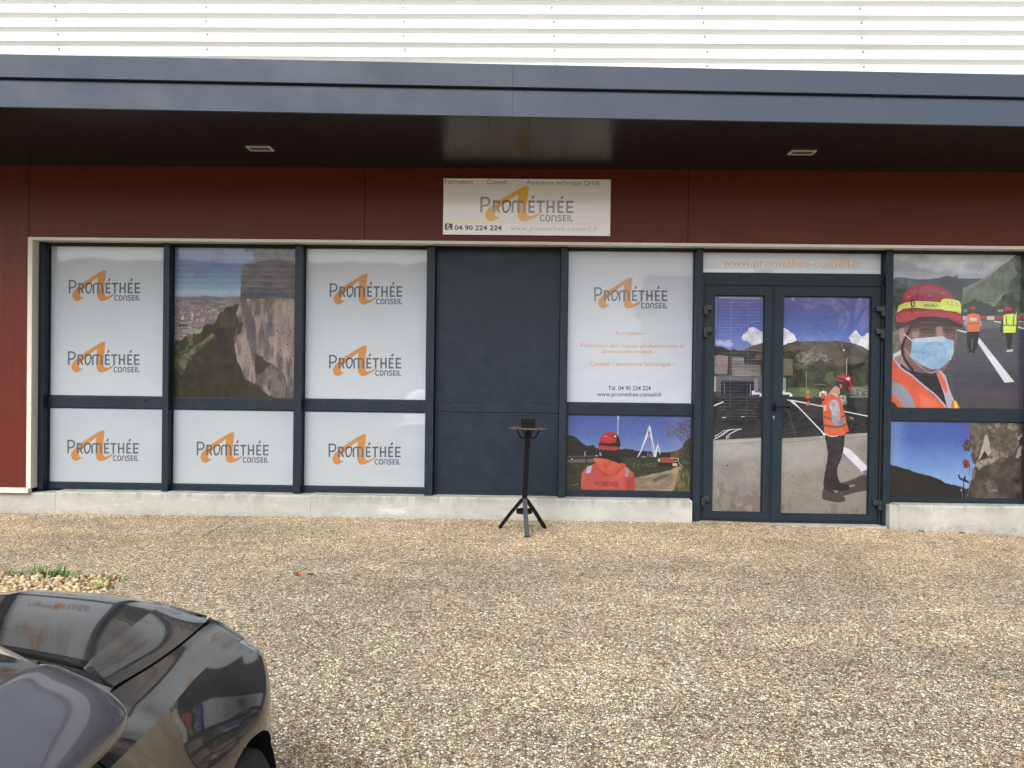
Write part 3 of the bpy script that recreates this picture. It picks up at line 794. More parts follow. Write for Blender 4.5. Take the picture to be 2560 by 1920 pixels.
    p.stroke([(1096, 640), (1102, 720)], 10, (100, 108, 64)); p.stroke([(1168, 640), (1162, 720)], 10, (100, 108, 64))
    p.poly([(1094, 590), (1140, 590), (1136, 620), (1100, 620)], (70, 50, 50)); p.poly([(1082, 592), (1090, 560), (1116, 548), (1142, 558), (1152, 586), (1118, 590)], (180, 46, 60), smooth=True)
    # man with the mask: neck, face
    p.poly([(120, 760), (200, 700), (600, 700), (640, 900), (590, 1060), (500, 1180), (420, 1200), (250, 1160), (150, 1080), (110, 950)], (134, 100, 98), 1, smooth=True, col2=(108, 80, 80), nz=(.01, .008, 4), con=2.5)
    p.poly([(170, 660), (640, 650), (640, 800), (560, 830), (300, 830), (190, 820)], (98, 72, 72), .8, soft=16)
    p.poly([(460, 740), (520, 720), (545, 830), (450, 830)], (150, 108, 104), .8, soft=10)
    p.poly([(200, 700), (620, 690), (620, 740), (420, 748), (220, 756)], (62, 44, 46), .85, soft=14)
    p.poly([(225, 790), (300, 780), (290, 850), (235, 850)], (168, 130, 128), .7, soft=8); p.poly([(560, 780), (615, 780), (612, 850), (570, 845)], (112, 80, 80), .8, soft=8)
    p.poly([(300, 755), (440, 750), (450, 800), (320, 806)], (86, 60, 60), .8, soft=8); p.poly([(510, 755), (610, 755), (610, 800), (530, 804)], (84, 58, 58), .8, soft=8)
    p.poly([(455, 745), (500, 735), (520, 832), (462, 836)], (164, 122, 116), .8, soft=6)
    p.stroke([(310, 772), (360, 762), (420, 776)], 12, (52, 38, 40), .85, smooth=True); p.stroke([(520, 768), (560, 762), (600, 774)], 10, (52, 38, 40), .8, smooth=True)
    p.stroke([(290, 735), (370, 722), (430, 738)], 14, (70, 50, 50), .6, smooth=True); p.poly([(120, 770), (160, 770), (160, 860), (135, 900), (118, 850)], (164, 118, 118), 1, smooth=True)
    p.poly([(45, 1030), (130, 960), (160, 1080), (220, 1170), (160, 1140), (60, 1060)], (150, 120, 124), 1)
    p.poly([(60, 1000), (130, 962), (130, 1000), (60, 1040)], (196, 200, 212), .9)
    p.poly([(130, 1090), (200, 1150), (300, 1175), (420, 1192), (460, 1170), (560, 1400), (600, 1520), (500, 1520), (380, 1400), (250, 1250), (130, 1150)], (52, 44, 52), 1, rough=3, col2=(38, 32, 40), nz=(.02, .01, 3))
    # vest
    org = (232, 92, 60)
    p.poly([(38, 1060), (60, 1050), (130, 1130), (220, 1190), (300, 1270), (400, 1360), (500, 1450), (550, 1518), (30, 1512)], org, 1, col2=(214, 78, 50), nz=(.01, .01, 3))
    p.poly([(60, 1100), (160, 1180), (300, 1300), (260, 1340), (120, 1230), (50, 1180)], (206, 76, 48), .6, soft=12); p.poly([(300, 1380), (420, 1420), (500, 1500), (320, 1510)], (244, 120, 84), .6, soft=14)
    p.stroke([(60, 1040), (130, 1130), (230, 1200), (330, 1290), (450, 1390), (545, 1500)], 16, (160, 164, 184), smooth=True)
    p.poly([(34, 1255), (110, 1270), (180, 1320), (230, 1400), (275, 1516), (165, 1514), (110, 1430), (60, 1380), (32, 1370)], (136, 140, 158), 1)
    p.poly([(30, 1440), (70, 1460), (110, 1514), (30, 1512)], (40, 36, 42)); p.stroke([(35, 1375), (90, 1400), (150, 1512)], 10, (240, 110, 80), .6)
    p.poly([(455, 1175), (490, 1150), (540, 1200), (580, 1340), (620, 1440), (680, 1524), (560, 1520), (520, 1360)], (162, 166, 186), 1)
    p.poly([(456, 1170), (490, 1168), (540, 1260), (560, 1350), (545, 1380), (500, 1290)], org); p.poly([(600, 1440), (640, 1440), (680, 1520), (590, 1520)], org)
    p.poly([(618, 1440), (640, 1450), (655, 1520), (625, 1520)], (190, 220, 40))
    # strap
    p.stroke([(225, 740), (180, 830), (145, 920), (150, 1010), (200, 1100), (240, 1150)], 22, (44, 38, 44), smooth=True); p.stroke([(625, 760), (618, 850), (600, 960)], 7, (50, 42, 48))
    # mask
    mask = [(236, 856), (340, 846), (480, 834), (522, 830), (560, 856), (618, 872), (612, 990), (590, 1040), (540, 1100), (480, 1142), (400, 1140), (300, 1090), (216, 1020), (228, 930)]
    p.poly(mask, (140, 178, 210), 1, col2=(116, 160, 200), nz=(.01, .02, 5), con=2.5)
    p.poly([(236, 856), (480, 834), (522, 830), (540, 880), (400, 890), (236, 880)], (172, 188, 214), .8)
    p.stroke([(330, 1010), (360, 920), (430, 890), (510, 910), (540, 990)], 12, (112, 148, 190), .7, smooth=True); p.stroke([(240, 975), (340, 985), (460, 1010)], 6, (92, 128, 170), .8, smooth=True)
    p.stroke([(225, 1015), (340, 1060), (480, 1090)], 6, (150, 160, 186), .8, smooth=True); p.stroke([(400, 1040), (440, 960), (500, 940)], 10, (164, 180, 216), .6, smooth=True)
    p.stroke([(160, 810), (236, 880)], 7, (206, 208, 220)); p.stroke([(220, 1020), (160, 950)], 4, (200, 200, 210), .8); p.poly([(575, 1050), (594, 1030), (590, 1052)], (220, 210, 110))
    p.stroke([(216, 1020), (300, 1110), (400, 1176), (470, 1150)], 5, (200, 190, 196), .8, smooth=True)
    # helmet
    hel = [(76, 640), (90, 600), (130, 520), (152, 450), (210, 380), (290, 345), (380, 338), (470, 350), (560, 395), (620, 460), (660, 560), (690, 640), (690, 720), (640, 700), (560, 660),
           (430, 646), (300, 652), (180, 700), (100, 700)]
    p.poly(hel, (158, 50, 66), 1, smooth=True, col2=(142, 42, 58), nz=(.006, .006, 4), con=2)
    p.poly([(180, 420), (300, 362), (440, 362), (560, 420), (600, 470), (460, 430), (300, 440), (170, 500)], (184, 84, 98), .55, smooth=True, soft=14)
    p.poly([(100, 700), (180, 700), (300, 652), (430, 646), (560, 660), (640, 700), (694, 725), (690, 750), (600, 740), (460, 690), (320, 690), (200, 730), (90, 770), (66, 700), (76, 640)], (60, 34, 42), .9, rough=4)
    p.poly([(80, 640), (130, 610), (260, 590), (420, 600), (560, 600), (680, 650), (690, 690), (560, 655), (430, 644), (300, 650), (180, 698), (90, 695)], (176, 52, 68), 1)
    p.poly([(92, 612), (110, 545), (160, 518), (260, 500), (380, 502), (500, 512), (500, 578), (380, 572), (260, 562), (150, 572)], (192, 202, 82), 1)
    p.stroke([(110, 560), (170, 535), (260, 515), (380, 516), (496, 526)], 3, (130, 140, 60), .7, smooth=True)
    p.text("<DUAL>", 335, 468, 554, 526, (56, 70, 54), .02)
    p.stroke([(230, 490), (250, 500), (255, 545), (232, 550), (222, 510)], 9, (60, 58, 56), closed=True, smooth=True); p.stroke([(232, 480), (230, 600)], 8, (60, 50, 52), .8)
    p.poly([(500, 500), (530, 478), (600, 480), (665, 500), (682, 540), (680, 612), (640, 600), (560, 590), (502, 572)], (196, 218, 66), 1, smooth=True)
    p.poly([(555, 505), (640, 510), (650, 540), (560, 530)], (150, 164, 140), .9); p.poly([(572, 508), (592, 508), (592, 528), (574, 527)], (214, 220, 214)); p.poly([(608, 512), (630, 512), (632, 534), (610, 532)], (214, 220, 214))
    for x, y in ((398, 452), (515, 425), (205, 460)): p.poly([(x - 7, y - 6), (x + 7, y - 6), (x + 6, y + 6), (x - 6, y + 6)], (214, 150, 160), .8)
    p.slats(23, .11, .12, 1)
    p.grain(.05, 5, 150)
    return p

def poster_overhang(w, h):
    p = Print(w, h, [(88, 110), (1783, 135), (1760, 1140), (68, 1100)])
    p.grad([(100, (66, 92, 178)), (350, (70, 100, 186)), (600, (92, 132, 206)), (850, (116, 158, 218)), (1150, (120, 160, 215))])
    p.poly([(60, 100), (260, 100), (230, 400), (220, 720), (60, 720)], (140, 180, 226), .4, soft=60); p.poly([(900, 100), (1100, 100), (1100, 500), (950, 400)], (78, 82, 182), .5, soft=60)
    p.poly([(70, 676), (180, 700), (300, 735), (420, 780), (520, 812), (610, 828), (720, 875), (800, 925), (880, 940), (960, 960), (1040, 990), (1120, 990), (1120, 1150), (60, 1150)], (34, 33, 40), 1, rough=10, rf=.04, col2=(24, 24, 30), nz=(.01, .01, 3))
    rock = [(1078, 120), (1090, 240), (1110, 400), (1130, 500), (1110, 560), (1130, 640), (1170, 700), (1120, 780), (1130, 850), (1100, 920), (1080, 980), (1110, 1060), (1110, 1160), (1800, 1160), (1800, 120)]
    p.poly(rock, (72, 64, 58), 1, rough=12, rf=.03, col2=(94, 86, 76), nz=(.01, .01, 9), con=3, vert=(58, 52, 50))
    p.poly([(1080, 120), (1370, 120), (1300, 260), (1260, 380), (1220, 460), (1150, 500), (1110, 380), (1090, 240)], (106, 100, 92), 1, rough=12, rf=.03, col2=(76, 72, 68), nz=(.03, .015, 2), con=4)
    p.poly([(1370, 120), (1720, 125), (1700, 300), (1720, 420), (1660, 540), (1560, 590), (1460, 600), (1400, 650), (1300, 690), (1210, 750), (1170, 690), (1220, 560), (1260, 400), (1310, 240)],
           (134, 124, 108), 1, rough=14, rf=.03, col2=(84, 78, 70), nz=(.02, .02, 5), con=4.5)
    p.poly([(1320, 290), (1480, 220), (1680, 260), (1700, 420), (1600, 540), (1440, 520), (1350, 430)], (96, 90, 80), .7, rough=26, rf=.02, col2=(70, 66, 60), nz=(.05, .05, 3), con=4)
    p.poly([(1290, 300), (1325, 300), (1350, 420), (1360, 520), (1330, 570), (1300, 520), (1240, 600), (1200, 620), (1250, 460)], (172, 164, 148), .9, rough=10, rf=.03)
    p.poly([(1180, 640), (1300, 620), (1400, 580), (1470, 590), (1390, 650), (1280, 690), (1210, 750), (1160, 690)], (160, 154, 140), .85, rough=12, rf=.03, col2=(116, 110, 100), nz=(.04, .04, 3), con=4)
    p.poly([(1250, 560), (1290, 500), (1330, 580), (1280, 600), (1235, 620)], (44, 40, 40), .95, rough=8, rf=.03)
    p.poly([(1180, 450), (1240, 440), (1200, 560), (1160, 600)], (150, 118, 92), .6, rough=14, soft=5)
    for pts in ([(1700, 350), (1760, 270), (1790, 320), (1740, 330), (1710, 380)], [(1670, 590), (1720, 460), (1780, 400), (1780, 470), (1740, 520), (1760, 560), (1700, 600)]):
        p.poly(pts, (164, 158, 148), .85, rough=14, rf=.04)
    for k in range(9): p.stroke([(1200 - 6 * k % 40, 160 + 30 * k), (1220, 200 + 30 * k), (1180, 240 + 30 * k)], 5, (140, 134, 124), .5, smooth=True, rough=8)
    p.poly([(1270, 920), (1360, 890), (1380, 960), (1340, 1030), (1290, 990)], (116, 108, 84), .8, rough=20, rf=.04, cut=.4, nz=(.05, .05, 3)); p.poly([(1310, 1020), (1430, 1000), (1450, 1030), (1330, 1032)], (136, 128, 110), .7, rough=8)
    p.stroke([(1570, 700), (1550, 780), (1560, 900), (1590, 1000), (1590, 1130)], 7, (100, 92, 84), .6, smooth=True, rough=4)
    p.poly([(1100, 880), (1200, 930), (1220, 1030), (1130, 1030)], (78, 62, 50), .7, rough=14, soft=6); p.poly([(1640, 880), (1700, 880), (1700, 930), (1650, 930)], (40, 38, 42), .6, rough=8)
    p.poly([(1110, 730), (1170, 760), (1150, 860), (1110, 860), (1120, 800)], (120, 114, 104), .8, rough=12)
    # climbers, bag and ropes
    for x in (1052, 1078, 1092): p.stroke([(x, 500), (x - 6, 1110)], 3, (150, 156, 176), .8)
    p.poly([(1010, 420), (1040, 355), (1095, 370), (1120, 430), (1090, 510), (1040, 510), (1015, 470)], (58, 52, 58), 1, rough=16, rf=.05, col2=(96, 84, 86), nz=(.05, .05, 3), con=4)
    p.poly([(1005, 640), (1040, 612), (1085, 640), (1090, 700), (1060, 732), (1020, 720)], (150, 58, 54), 1, rough=8, rf=.06, col2=(96, 40, 44), nz=(.05, .05, 3), con=4)
    p.stroke([(1090, 680), (1086, 820)], 7, (40, 34, 44)); p.poly([(940, 800), (960, 800), (968, 840), (1010, 870), (1020, 840), (1045, 825), (1040, 870), (1095, 910), (1085, 925), (1010, 895), (960, 865), (945, 830)], (34, 32, 40))
    p.poly([(936, 798), (952, 794), (956, 806), (940, 812)], (200, 180, 180)); p.poly([(976, 980), (1000, 960), (1010, 1010), (990, 1040), (975, 1010)], (84, 50, 54)); p.poly([(978, 1002), (992, 1002), (990, 1026), (980, 1026)], (190, 186, 192))
    p.stroke([(1015, 900), (1016, 980)], 12, (50, 46, 54)); p.stroke([(1000, 1040), (1000, 1112)], 4, (150, 150, 156)); p.stroke([(1075, 1030), (1050, 1112)], 8, (130, 130, 136), .8, rough=6)
    p.poly([(1740, 140), (1790, 140), (1775, 1140), (1745, 1140)], (20, 24, 34), .35)
    p.grain(.05, 5, 150)
    return p

def draw_road(p):
    sky = [(180, (100, 98, 158)), (330, (84, 86, 152)), (480, (78, 94, 166)), (620, (84, 106, 180)), (760, (100, 124, 192)), (860, (110, 134, 198)), (900, (110, 134, 198))]
    p.grad(sky)
    # cloud
    C = (196, 202, 212)
    p.poly([(545, 690), (560, 655), (605, 620), (630, 580), (685, 560), (740, 590), (800, 640), (900, 600), (1050, 570), (1110, 600), (1150, 640), (1190, 660), (1215, 720), (1180, 760), (1040, 800), (800, 790), (660, 780), (610, 730), (560, 735)],
           (214, 218, 224), 1, rough=14, rf=.02, col2=(178, 184, 200), nz=(.012, .012, 4), con=2.2)
    p.poly([(230, 740), (290, 715), (330, 740), (380, 710), (420, 735), (450, 780), (400, 800), (330, 800), (260, 780)], (176, 188, 220), .8, rough=22, rf=.02, soft=8)
    p.poly([(1830, 690), (1880, 640), (1910, 602), (1940, 620), (1960, 665), (2010, 680), (2060, 640), (2100, 630), (2100, 860), (1980, 800), (1870, 760)], (214, 218, 224), 1, rough=14, rf=.02, col2=(170, 178, 198), nz=(.012, .012, 4), con=2.4)
    # mountain
    p.poly([(560, 850), (640, 800), (800, 750), (1040, 795), (1110, 760), (1210, 735), (1300, 742), (1440, 732), (1540, 740), (1680, 730), (1800, 750), (1900, 765), (2000, 800), (2110, 870), (2110, 1420), (180, 1420), (180, 900)],
           (98, 88, 78), 1, rough=6, rf=.02, col2=(72, 66, 60), nz=(.006, .012, 6), con=3, vert=(66, 64, 52))
    p.poly([(1550, 750), (1700, 735), (1850, 770), (2000, 830), (2100, 900), (1900, 860), (1700, 800)], (98, 86, 76), .6, rough=16, rf=.01, soft=8)
    p.poly([(1750, 790), (1900, 800), (2080, 900), (2080, 960), (1850, 900)], (60, 54, 56), .6, rough=16, rf=.01, soft=8)
    p.poly([(190, 800), (260, 790), (320, 800), (380, 840), (430, 830), (520, 845), (600, 850), (800, 860), (800, 1100), (190, 1100)], (54, 56, 42), 1, rough=20, rf=.03, col2=(38, 40, 34), nz=(.02, .02, 3), con=3)
    p.poly([(425, 850), (440, 805), (452, 850)], (50, 52, 46))
    p.poly([(1040, 880), (1200, 840), (1400, 860), (1640, 960), (1700, 1040), (2100, 980), (2100, 1300), (1040, 1300)], (62, 64, 46), 1, rough=26, rf=.02, col2=(44, 46, 38), nz=(.015, .015, 9), con=4)
    p.poly([(1200, 900), (1300, 860), (1400, 800), (1440, 800), (1420, 860), (1540, 890), (1640, 950), (1600, 990), (1480, 960), (1380, 1010), (1300, 1040), (1230, 990)], (118, 112, 100), .9, rough=26, rf=.02, col2=(70, 68, 58), nz=(.03, .05, 5), con=5)
    p.poly([(1180, 930), (1280, 880), (1400, 870), (1560, 900), (1640, 960), (1560, 1000), (1400, 990), (1260, 1050)], (138, 132, 118), .45, rough=26, rf=.03, cut=.5, nz=(.03, .05, 9))
    p.poly([(1160, 1000), (1300, 1010), (1350, 1060), (1200, 1070)], (106, 98, 84), .6, rough=20, rf=.03, soft=5); p.poly([(700, 900), (790, 890), (790, 950), (720, 960)], (112, 92, 82), .6, rough=16)
    p.poly([(1090, 1100), (1300, 1080), (1500, 1120), (1700, 1100), (2100, 1120), (2100, 1320), (1090, 1320)], (44, 48, 36), .9, rough=30, rf=.02, col2=(70, 76, 50), nz=(.02, .015, 3), con=4)
    p.poly([(1560, 1120), (1640, 1100), (1680, 1200), (1600, 1240), (1550, 1200)], (86, 96, 62), .8, rough=24, rf=.03)
    p.poly([(1760, 838), (1784, 838), (1784, 850), (1762, 850)], (210, 205, 200)); p.stroke([(1420, 1252), (1490, 1252), (1560, 1262)], 10, (120, 122, 112), .9, rough=4)
    # building with the big doors
    p.poly([(205, 925), (265, 900), (385, 915), (385, 1130), (205, 1130)], (134, 120, 112), 1); p.stroke([(205, 1025), (385, 1030)], 6, (74, 68, 66))
    for x in range(225, 380, 18): p.stroke([(x, 930), (x, 1128)], 2, (112, 100, 94), .6)
    p.poly([(385, 918), (425, 918), (440, 1150), (372, 1150)], (54, 50, 48)); p.poly([(425, 925), (570, 930), (575, 1010), (760, 1020), (770, 1180), (430, 1165)], (128, 126, 118), 1, col2=(104, 102, 92), nz=(.01, .06, 3), con=3)
    p.poly([(205, 1150), (760, 1150), (1085, 1180), (1085, 1360), (205, 1340)], (92, 90, 88)); p.poly([(205, 1160), (242, 1160), (240, 1340), (205, 1340)], (168, 168, 170))
    p.poly([(300, 1210), (690, 1215), (690, 1390), (300, 1385)], (30, 29, 32)); p.poly([(690, 1180), (735, 1180), (735, 1330), (690, 1330)], (120, 120, 118))
    p.poly([(1035, 1160), (1085, 1180), (1085, 1350), (1035, 1350)], (132, 134, 134)); p.poly([(560, 1020), (780, 1020), (780, 1120), (570, 1080)], (96, 98, 70), .6, rough=20)
    p.poly([(1090, 1320), (1130, 1290), (1300, 1290), (1480, 1310), (1500, 1400), (1100, 1400)], (72, 92, 56), 1, rough=8, col2=(92, 112, 70), nz=(.01, .03, 3))
    p.poly([(1480, 1350), (1500, 1335), (1570, 1335), (1570, 1400), (1480, 1400)], (168, 174, 180)); p.poly([(1850, 1280), (2080, 1270), (2090, 1400), (1850, 1400)], (84, 88, 78), .9, rough=8, col2=(124, 128, 120), nz=(.03, .05, 3), con=4)
    p.stroke([(1860, 1412), (2080, 1415)], 20, (138, 142, 134)); p.stroke([(1326, 1100), (1326, 1400)], 6, (150, 140, 124)); p.stroke([(1808, 940), (1806, 1150)], 9, (178, 166, 140))
    p.stroke([(336, 1230), (340, 1370)], 6, (150, 150, 156)); p.stroke([(647, 1240), (645, 1390)], 5, (170, 172, 180))
    for ox in (660, 1030):
        p.poly([(ox, 1330), (ox + 35, 1325), (ox + 40, 1345), (ox + 100, 1350), (ox + 130, 1370), (ox + 130, 1395), (ox + 10, 1400)], (206, 208, 212)); p.poly([(ox + 10, 1375), (ox + 100, 1372), (ox + 90, 1400), (ox + 12, 1402)], (54, 56, 62))
    # asphalt
    p.poly([(170, 1420), (350, 1388), (700, 1400), (1050, 1405), (1500, 1410), (2110, 1410), (2110, 1840), (1540, 1870), (1010, 1900), (780, 1890), (170, 1930)], (50, 50, 58), 1, col2=(38, 38, 44), nz=(.012, .03, 7), con=3)
    for a, b in (((1030, 1640), (1180, 1780)), ((1110, 1560), (1200, 1870)), ((600, 1530), (610, 1760)), ((460, 1500), (230, 1800)), ((1320, 1640), (1470, 1850)), ((660, 1560), (800, 1800)), ((1040, 1800), (1500, 1700)), ((350, 1450), (300, 1600))):
        p.stroke([a, b], 22 if a[0] == 1110 else 7, (96, 98, 106), .35, rough=8)
    W = (200, 204, 210)
    p.poly([(195, 1510), (325, 1455), (330, 1468), (200, 1526)], W); p.poly([(1080, 1432), (1140, 1436), (1180, 1460), (1560, 1860), (1540, 1880), (1500, 1820), (1240, 1540), (1130, 1450)], W)
    p.poly([(1130, 1436), (1180, 1440), (1530, 1512), (1530, 1524), (1180, 1456)], W); p.poly([(1760, 1568), (2075, 1632), (2075, 1646), (1780, 1584)], W)
    p.stroke([(315, 1653), (355, 1650)], 8, W); p.stroke([(537, 1642), (577, 1638)], 8, W)
    A = 1539
    for pts in ([(210, A + 380), (300, A + 320), (380, A + 262), (440, A + 252)], [(240, A + 330), (330, A + 270), (430, A + 255), (540, A + 250)], [(230, A + 330), (240, A + 365), (330, A + 310), (400, A + 262)],
                [(360, A + 370), (370, A + 330), (470, A + 270), (530, A + 250)], [(360, A + 350), (385, A + 360), (400, A + 310), (490, A + 262)]):
        p.stroke(pts, 9, (196, 200, 206), .9, rough=5)
    # kerb strip and concrete
    p.poly([(160, A + 382), (200, A + 383), (780, A + 350), (1020, A + 360), (1540, A + 328), (2110, A + 292), (2110, A + 1320), (160, A + 1320)], (150, 148, 144), 1, col2=(132, 128, 124), nz=(.006, .008, 4), con=2.6, vert=(134, 126, 116))
    p.poly([(160, A + 400), (780, A + 362), (780, A + 395), (160, A + 436)], (158, 158, 156), .8); p.stroke([(180, A + 438), (780, A + 398)], 5, (96, 96, 96), .8); p.stroke([(1010, A + 412), (1540, A + 372), (2110, A + 338)], 5, (96, 96, 96), .8)
    p.poly([(170, A + 440), (780, A + 400), (780, A + 560), (170, A + 640)], (172, 172, 172), .45, rough=30, rf=.01, soft=30); p.poly([(1010, A + 430), (1560, A + 380), (1560, A + 700), (1010, A + 760)], (166, 164, 160), .4, rough=30, rf=.01, soft=30)
    for x0, y0, x1, y1 in ((260, 880, 500, 1200), (560, 900, 800, 1240), (1010, 980, 1120, 1230), (1600, 1150, 2000, 1280), (250, 1150, 700, 1260)):
        p.poly([(x0, A + y0), (x1, A + y0 + 40), (x1, A + y1), (x0, A + y1)], (112, 98, 86), .5, rough=50, rf=.015, soft=14, cut=.46, nz=(.012, .006, 5))
    p.dots(40, 200, 2030, A + 700, A + 1260, 6, [(96, 88, 78), (170, 164, 156), (84, 74, 66)], 3, .5); p.poly([(358, A + 685), (384, A + 680), (382, A + 692), (362, A + 694)], (44, 44, 40))
    p.stroke([(490, A + 1140), (500, A + 1090), (512, A + 1060)], 4, (90, 74, 60), .7); p.stroke([(505, A + 1120), (530, A + 1055)], 4, (90, 74, 60), .7)
    p.poly([(1770, A + 460), (1850, A + 500), (2045, A + 700), (2045, A + 800), (1990, A + 790), (1960, A + 740), (1755, A + 530)], (194, 200, 210)); p.poly([(1980, A + 760), (2045, A + 740), (2045, A + 830), (2000, A + 800)], (104, 108, 134), .9)
    # shadow and the man
    p.poly([(1700, A + 900), (1770, A + 890), (1880, A + 850), (1990, A + 800), (2060, A + 810), (2060, A + 985), (1900, A + 1010), (1760, A + 1055), (1690, A + 1050)], (66, 58, 54), .9, soft=5)
    p.poly([(1830, A + 925), (1895, A + 915), (1895, A + 935), (1835, A + 950)], (150, 142, 128), .9)
    blk = (34, 33, 38)
    p.poly([(1640, A + 880), (1700, A + 870), (1735, A + 900), (1830, A + 925), (1828, A + 985), (1740, A + 990), (1640, A + 985)], blk)
    p.poly([(1520, A + 980), (1545, A + 960), (1660, A + 1000), (1720, A + 1040), (1780, A + 1075), (1775, A + 1110), (1700, A + 1125), (1610, A + 1110), (1515, A + 1080)], (72, 64, 62), smooth=True); p.stroke([(1515, A + 1080), (1610, A + 1108), (1700, A + 1124), (1775, A + 1112)], 8, (52, 46, 46), smooth=True)
    p.poly([(1540, A + 320), (1620, A + 345), (1780, A + 315), (1775, A + 420), (1760, A + 520), (1730, A + 620), (1690, A + 720), (1690, A + 810), (1720, A + 900), (1640, A + 990), (1630, A + 1020), (1530, A + 970), (1525, A + 900), (1540, A + 780),
            (1570, A + 640), (1580, A + 540), (1565, A + 440)], (38, 37, 42), 1, rough=4, col2=(54, 52, 56), nz=(.01, .02, 5), con=3)
    p.stroke([(1660, A + 440), (1650, A + 640), (1640, A + 880)], 5, (22, 22, 26), .7, smooth=True)
    p.poly([(1700, 1400), (1760, 1370), (1800, 1400), (1810, 1480), (1780, 1500), (1740, 1490)], (116, 116, 110), .9, rough=14, rf=.05, col2=(170, 170, 166), nz=(.06, .06, 3), con=5)
    vest = [(1600, 1355), (1660, 1360), (1710, 1400), (1740, 1450), (1770, 1560), (1780, A + 60), (1800, A + 160), (1832, A + 270), (1760, A + 325), (1650, A + 335), (1590, A + 325), (1540, A + 290), (1525, A + 120), (1525, 1500), (1540, 1400)]
    p.poly(vest, (224, 96, 54), 1, col2=(204, 78, 46), nz=(.01, .01, 3), con=3)
    p.stroke([(1540, A + 300), (1620, A + 338), (1700, A + 328)], 9, (196, 196, 200), smooth=True)
    p.poly([(1530, 1500), (1560, 1500), (1565, A + 30), (1530, A + 30)], (214, 170, 150), .8)
    p.stroke([(1527, A + 100), (1620, A + 128)], 24, (96, 86, 84)); p.stroke([(1535, A + 205), (1690, A + 225), (1790, A + 195)], 26, (98, 88, 84), smooth=True); p.stroke([(1750, A + 105), (1790, A + 80)], 18, (98, 70, 70))
    p.poly([(1600, 1470), (1650, 1435), (1700, 1460), (1720, 1540), (1728, A + 60), (1730, A + 130), (1775, A + 140), (1780, A + 175), (1720, A + 210), (1650, A + 190), (1625, A + 130), (1620, A + 40), (1600, 1530)], (172, 170, 186), 1, smooth=True, col2=(140, 138, 152), nz=(.02, .02, 3), con=3)
    p.poly([(1730, A + 130), (1780, A + 140), (1775, A + 185), (1720, A + 210), (1690, A + 190)], (122, 118, 122), .9)
    p.poly([(1780, A + 80), (1830, A + 110), (1880, A + 130), (1880, A + 150), (1800, A + 140)], (84, 54, 52), .95); p.poly([(1832, A + 100), (1850, A + 105), (1895, A + 122), (1880, A + 134), (1840, A + 118)], (150, 146, 146), .9); p.stroke([(1890, A + 130), (1850, A + 240)], 4, (110, 110, 116), .7)
    # head
    p.poly([(1600, 1345), (1650, 1290), (1700, 1260), (1740, 1300), (1720, 1370), (1690, 1400), (1640, 1365)], (178, 128, 116)); p.poly([(1590, 1355), (1660, 1355), (1700, 1390), (1690, 1404), (1640, 1370)], (186, 176, 178))
    p.poly([(1690, 1200), (1780, 1210), (1830, 1290), (1800, 1340), (1770, 1385), (1730, 1370), (1720, 1300), (1680, 1270)], (60, 44, 42), 1, smooth=True); p.poly([(1720, 1255), (1745, 1250), (1750, 1290), (1735, 1300)], (170, 120, 108), .9, smooth=True)
    p.poly([(1770, 1290), (1810, 1290), (1800, 1340), (1770, 1370)], (50, 46, 50)); p.stroke([(1712, 1215), (1720, 1290), (1760, 1360)], 6, (30, 28, 32), smooth=True)
    p.poly([(1688, 1210), (1700, 1160), (1750, 1138), (1810, 1138), (1850, 1160), (1862, 1190), (1850, 1230), (1870, 1290), (1850, 1320), (1820, 1290), (1790, 1240), (1740, 1220)], (184, 42, 66), 1, smooth=True)
    p.poly([(1710, 1170), (1760, 1190), (1830, 1225), (1850, 1270), (1820, 1290), (1790, 1240), (1730, 1210), (1695, 1205)], (52, 24, 34), .7, smooth=True); p.poly([(1795, 1175), (1835, 1165), (1845, 1200), (1812, 1200)], (214, 196, 206)); p.stroke([(1705, 1192), (1770, 1215)], 8, (220, 90, 120), .8)
    # far workers
    for ox, w_ in ((0, 1.0), (180, .9)):
        x = 1345 + ox
        p.poly([(x - 25, 1370), (x, 1355), (x + 20, 1370), (x + 25, 1410), (x + 15, 1430), (x + 20, 1500), (x - 5, 1512), (x - 25, 1505), (x - 5, 1450), (x - 22, 1420)], (188, 80, 60)); p.poly([(x - 15, 1425), (x + 18, 1420), (x + 18, 1445), (x - 12, 1450)], (36, 36, 50))
        p.poly([(x - 10, 1335), (x + 4, 1326), (x + 16, 1338), (x + 12, 1352), (x - 8, 1352)], (210, 130, 110) if ox == 0 else (214, 206, 200), smooth=True)
    p.stroke([(1385, 1404), (1392, 1408)], 8, (170, 190, 150)); p.stroke([(1592, 1355), (1594, 1385)], 10, (170, 110, 90), .8)
    p.stroke([(1860, 1380), (1890, 1395)], 10, (56, 56, 60), .9)

def poster_door_left(w, h):
    A = 1539
    p = Print(w, h, [(223, 190), (808, 192), (765, A + 1248), (180, A + 1240)], res=420)
    draw_road(p)
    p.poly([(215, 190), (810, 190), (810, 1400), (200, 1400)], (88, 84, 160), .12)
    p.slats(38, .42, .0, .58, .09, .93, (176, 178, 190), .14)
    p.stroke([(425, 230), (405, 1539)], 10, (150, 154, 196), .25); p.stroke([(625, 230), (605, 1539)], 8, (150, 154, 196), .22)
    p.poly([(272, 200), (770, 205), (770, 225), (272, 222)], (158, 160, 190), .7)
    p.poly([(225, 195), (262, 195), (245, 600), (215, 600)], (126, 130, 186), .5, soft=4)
    p.grain(.05, 5, 140)
    return p

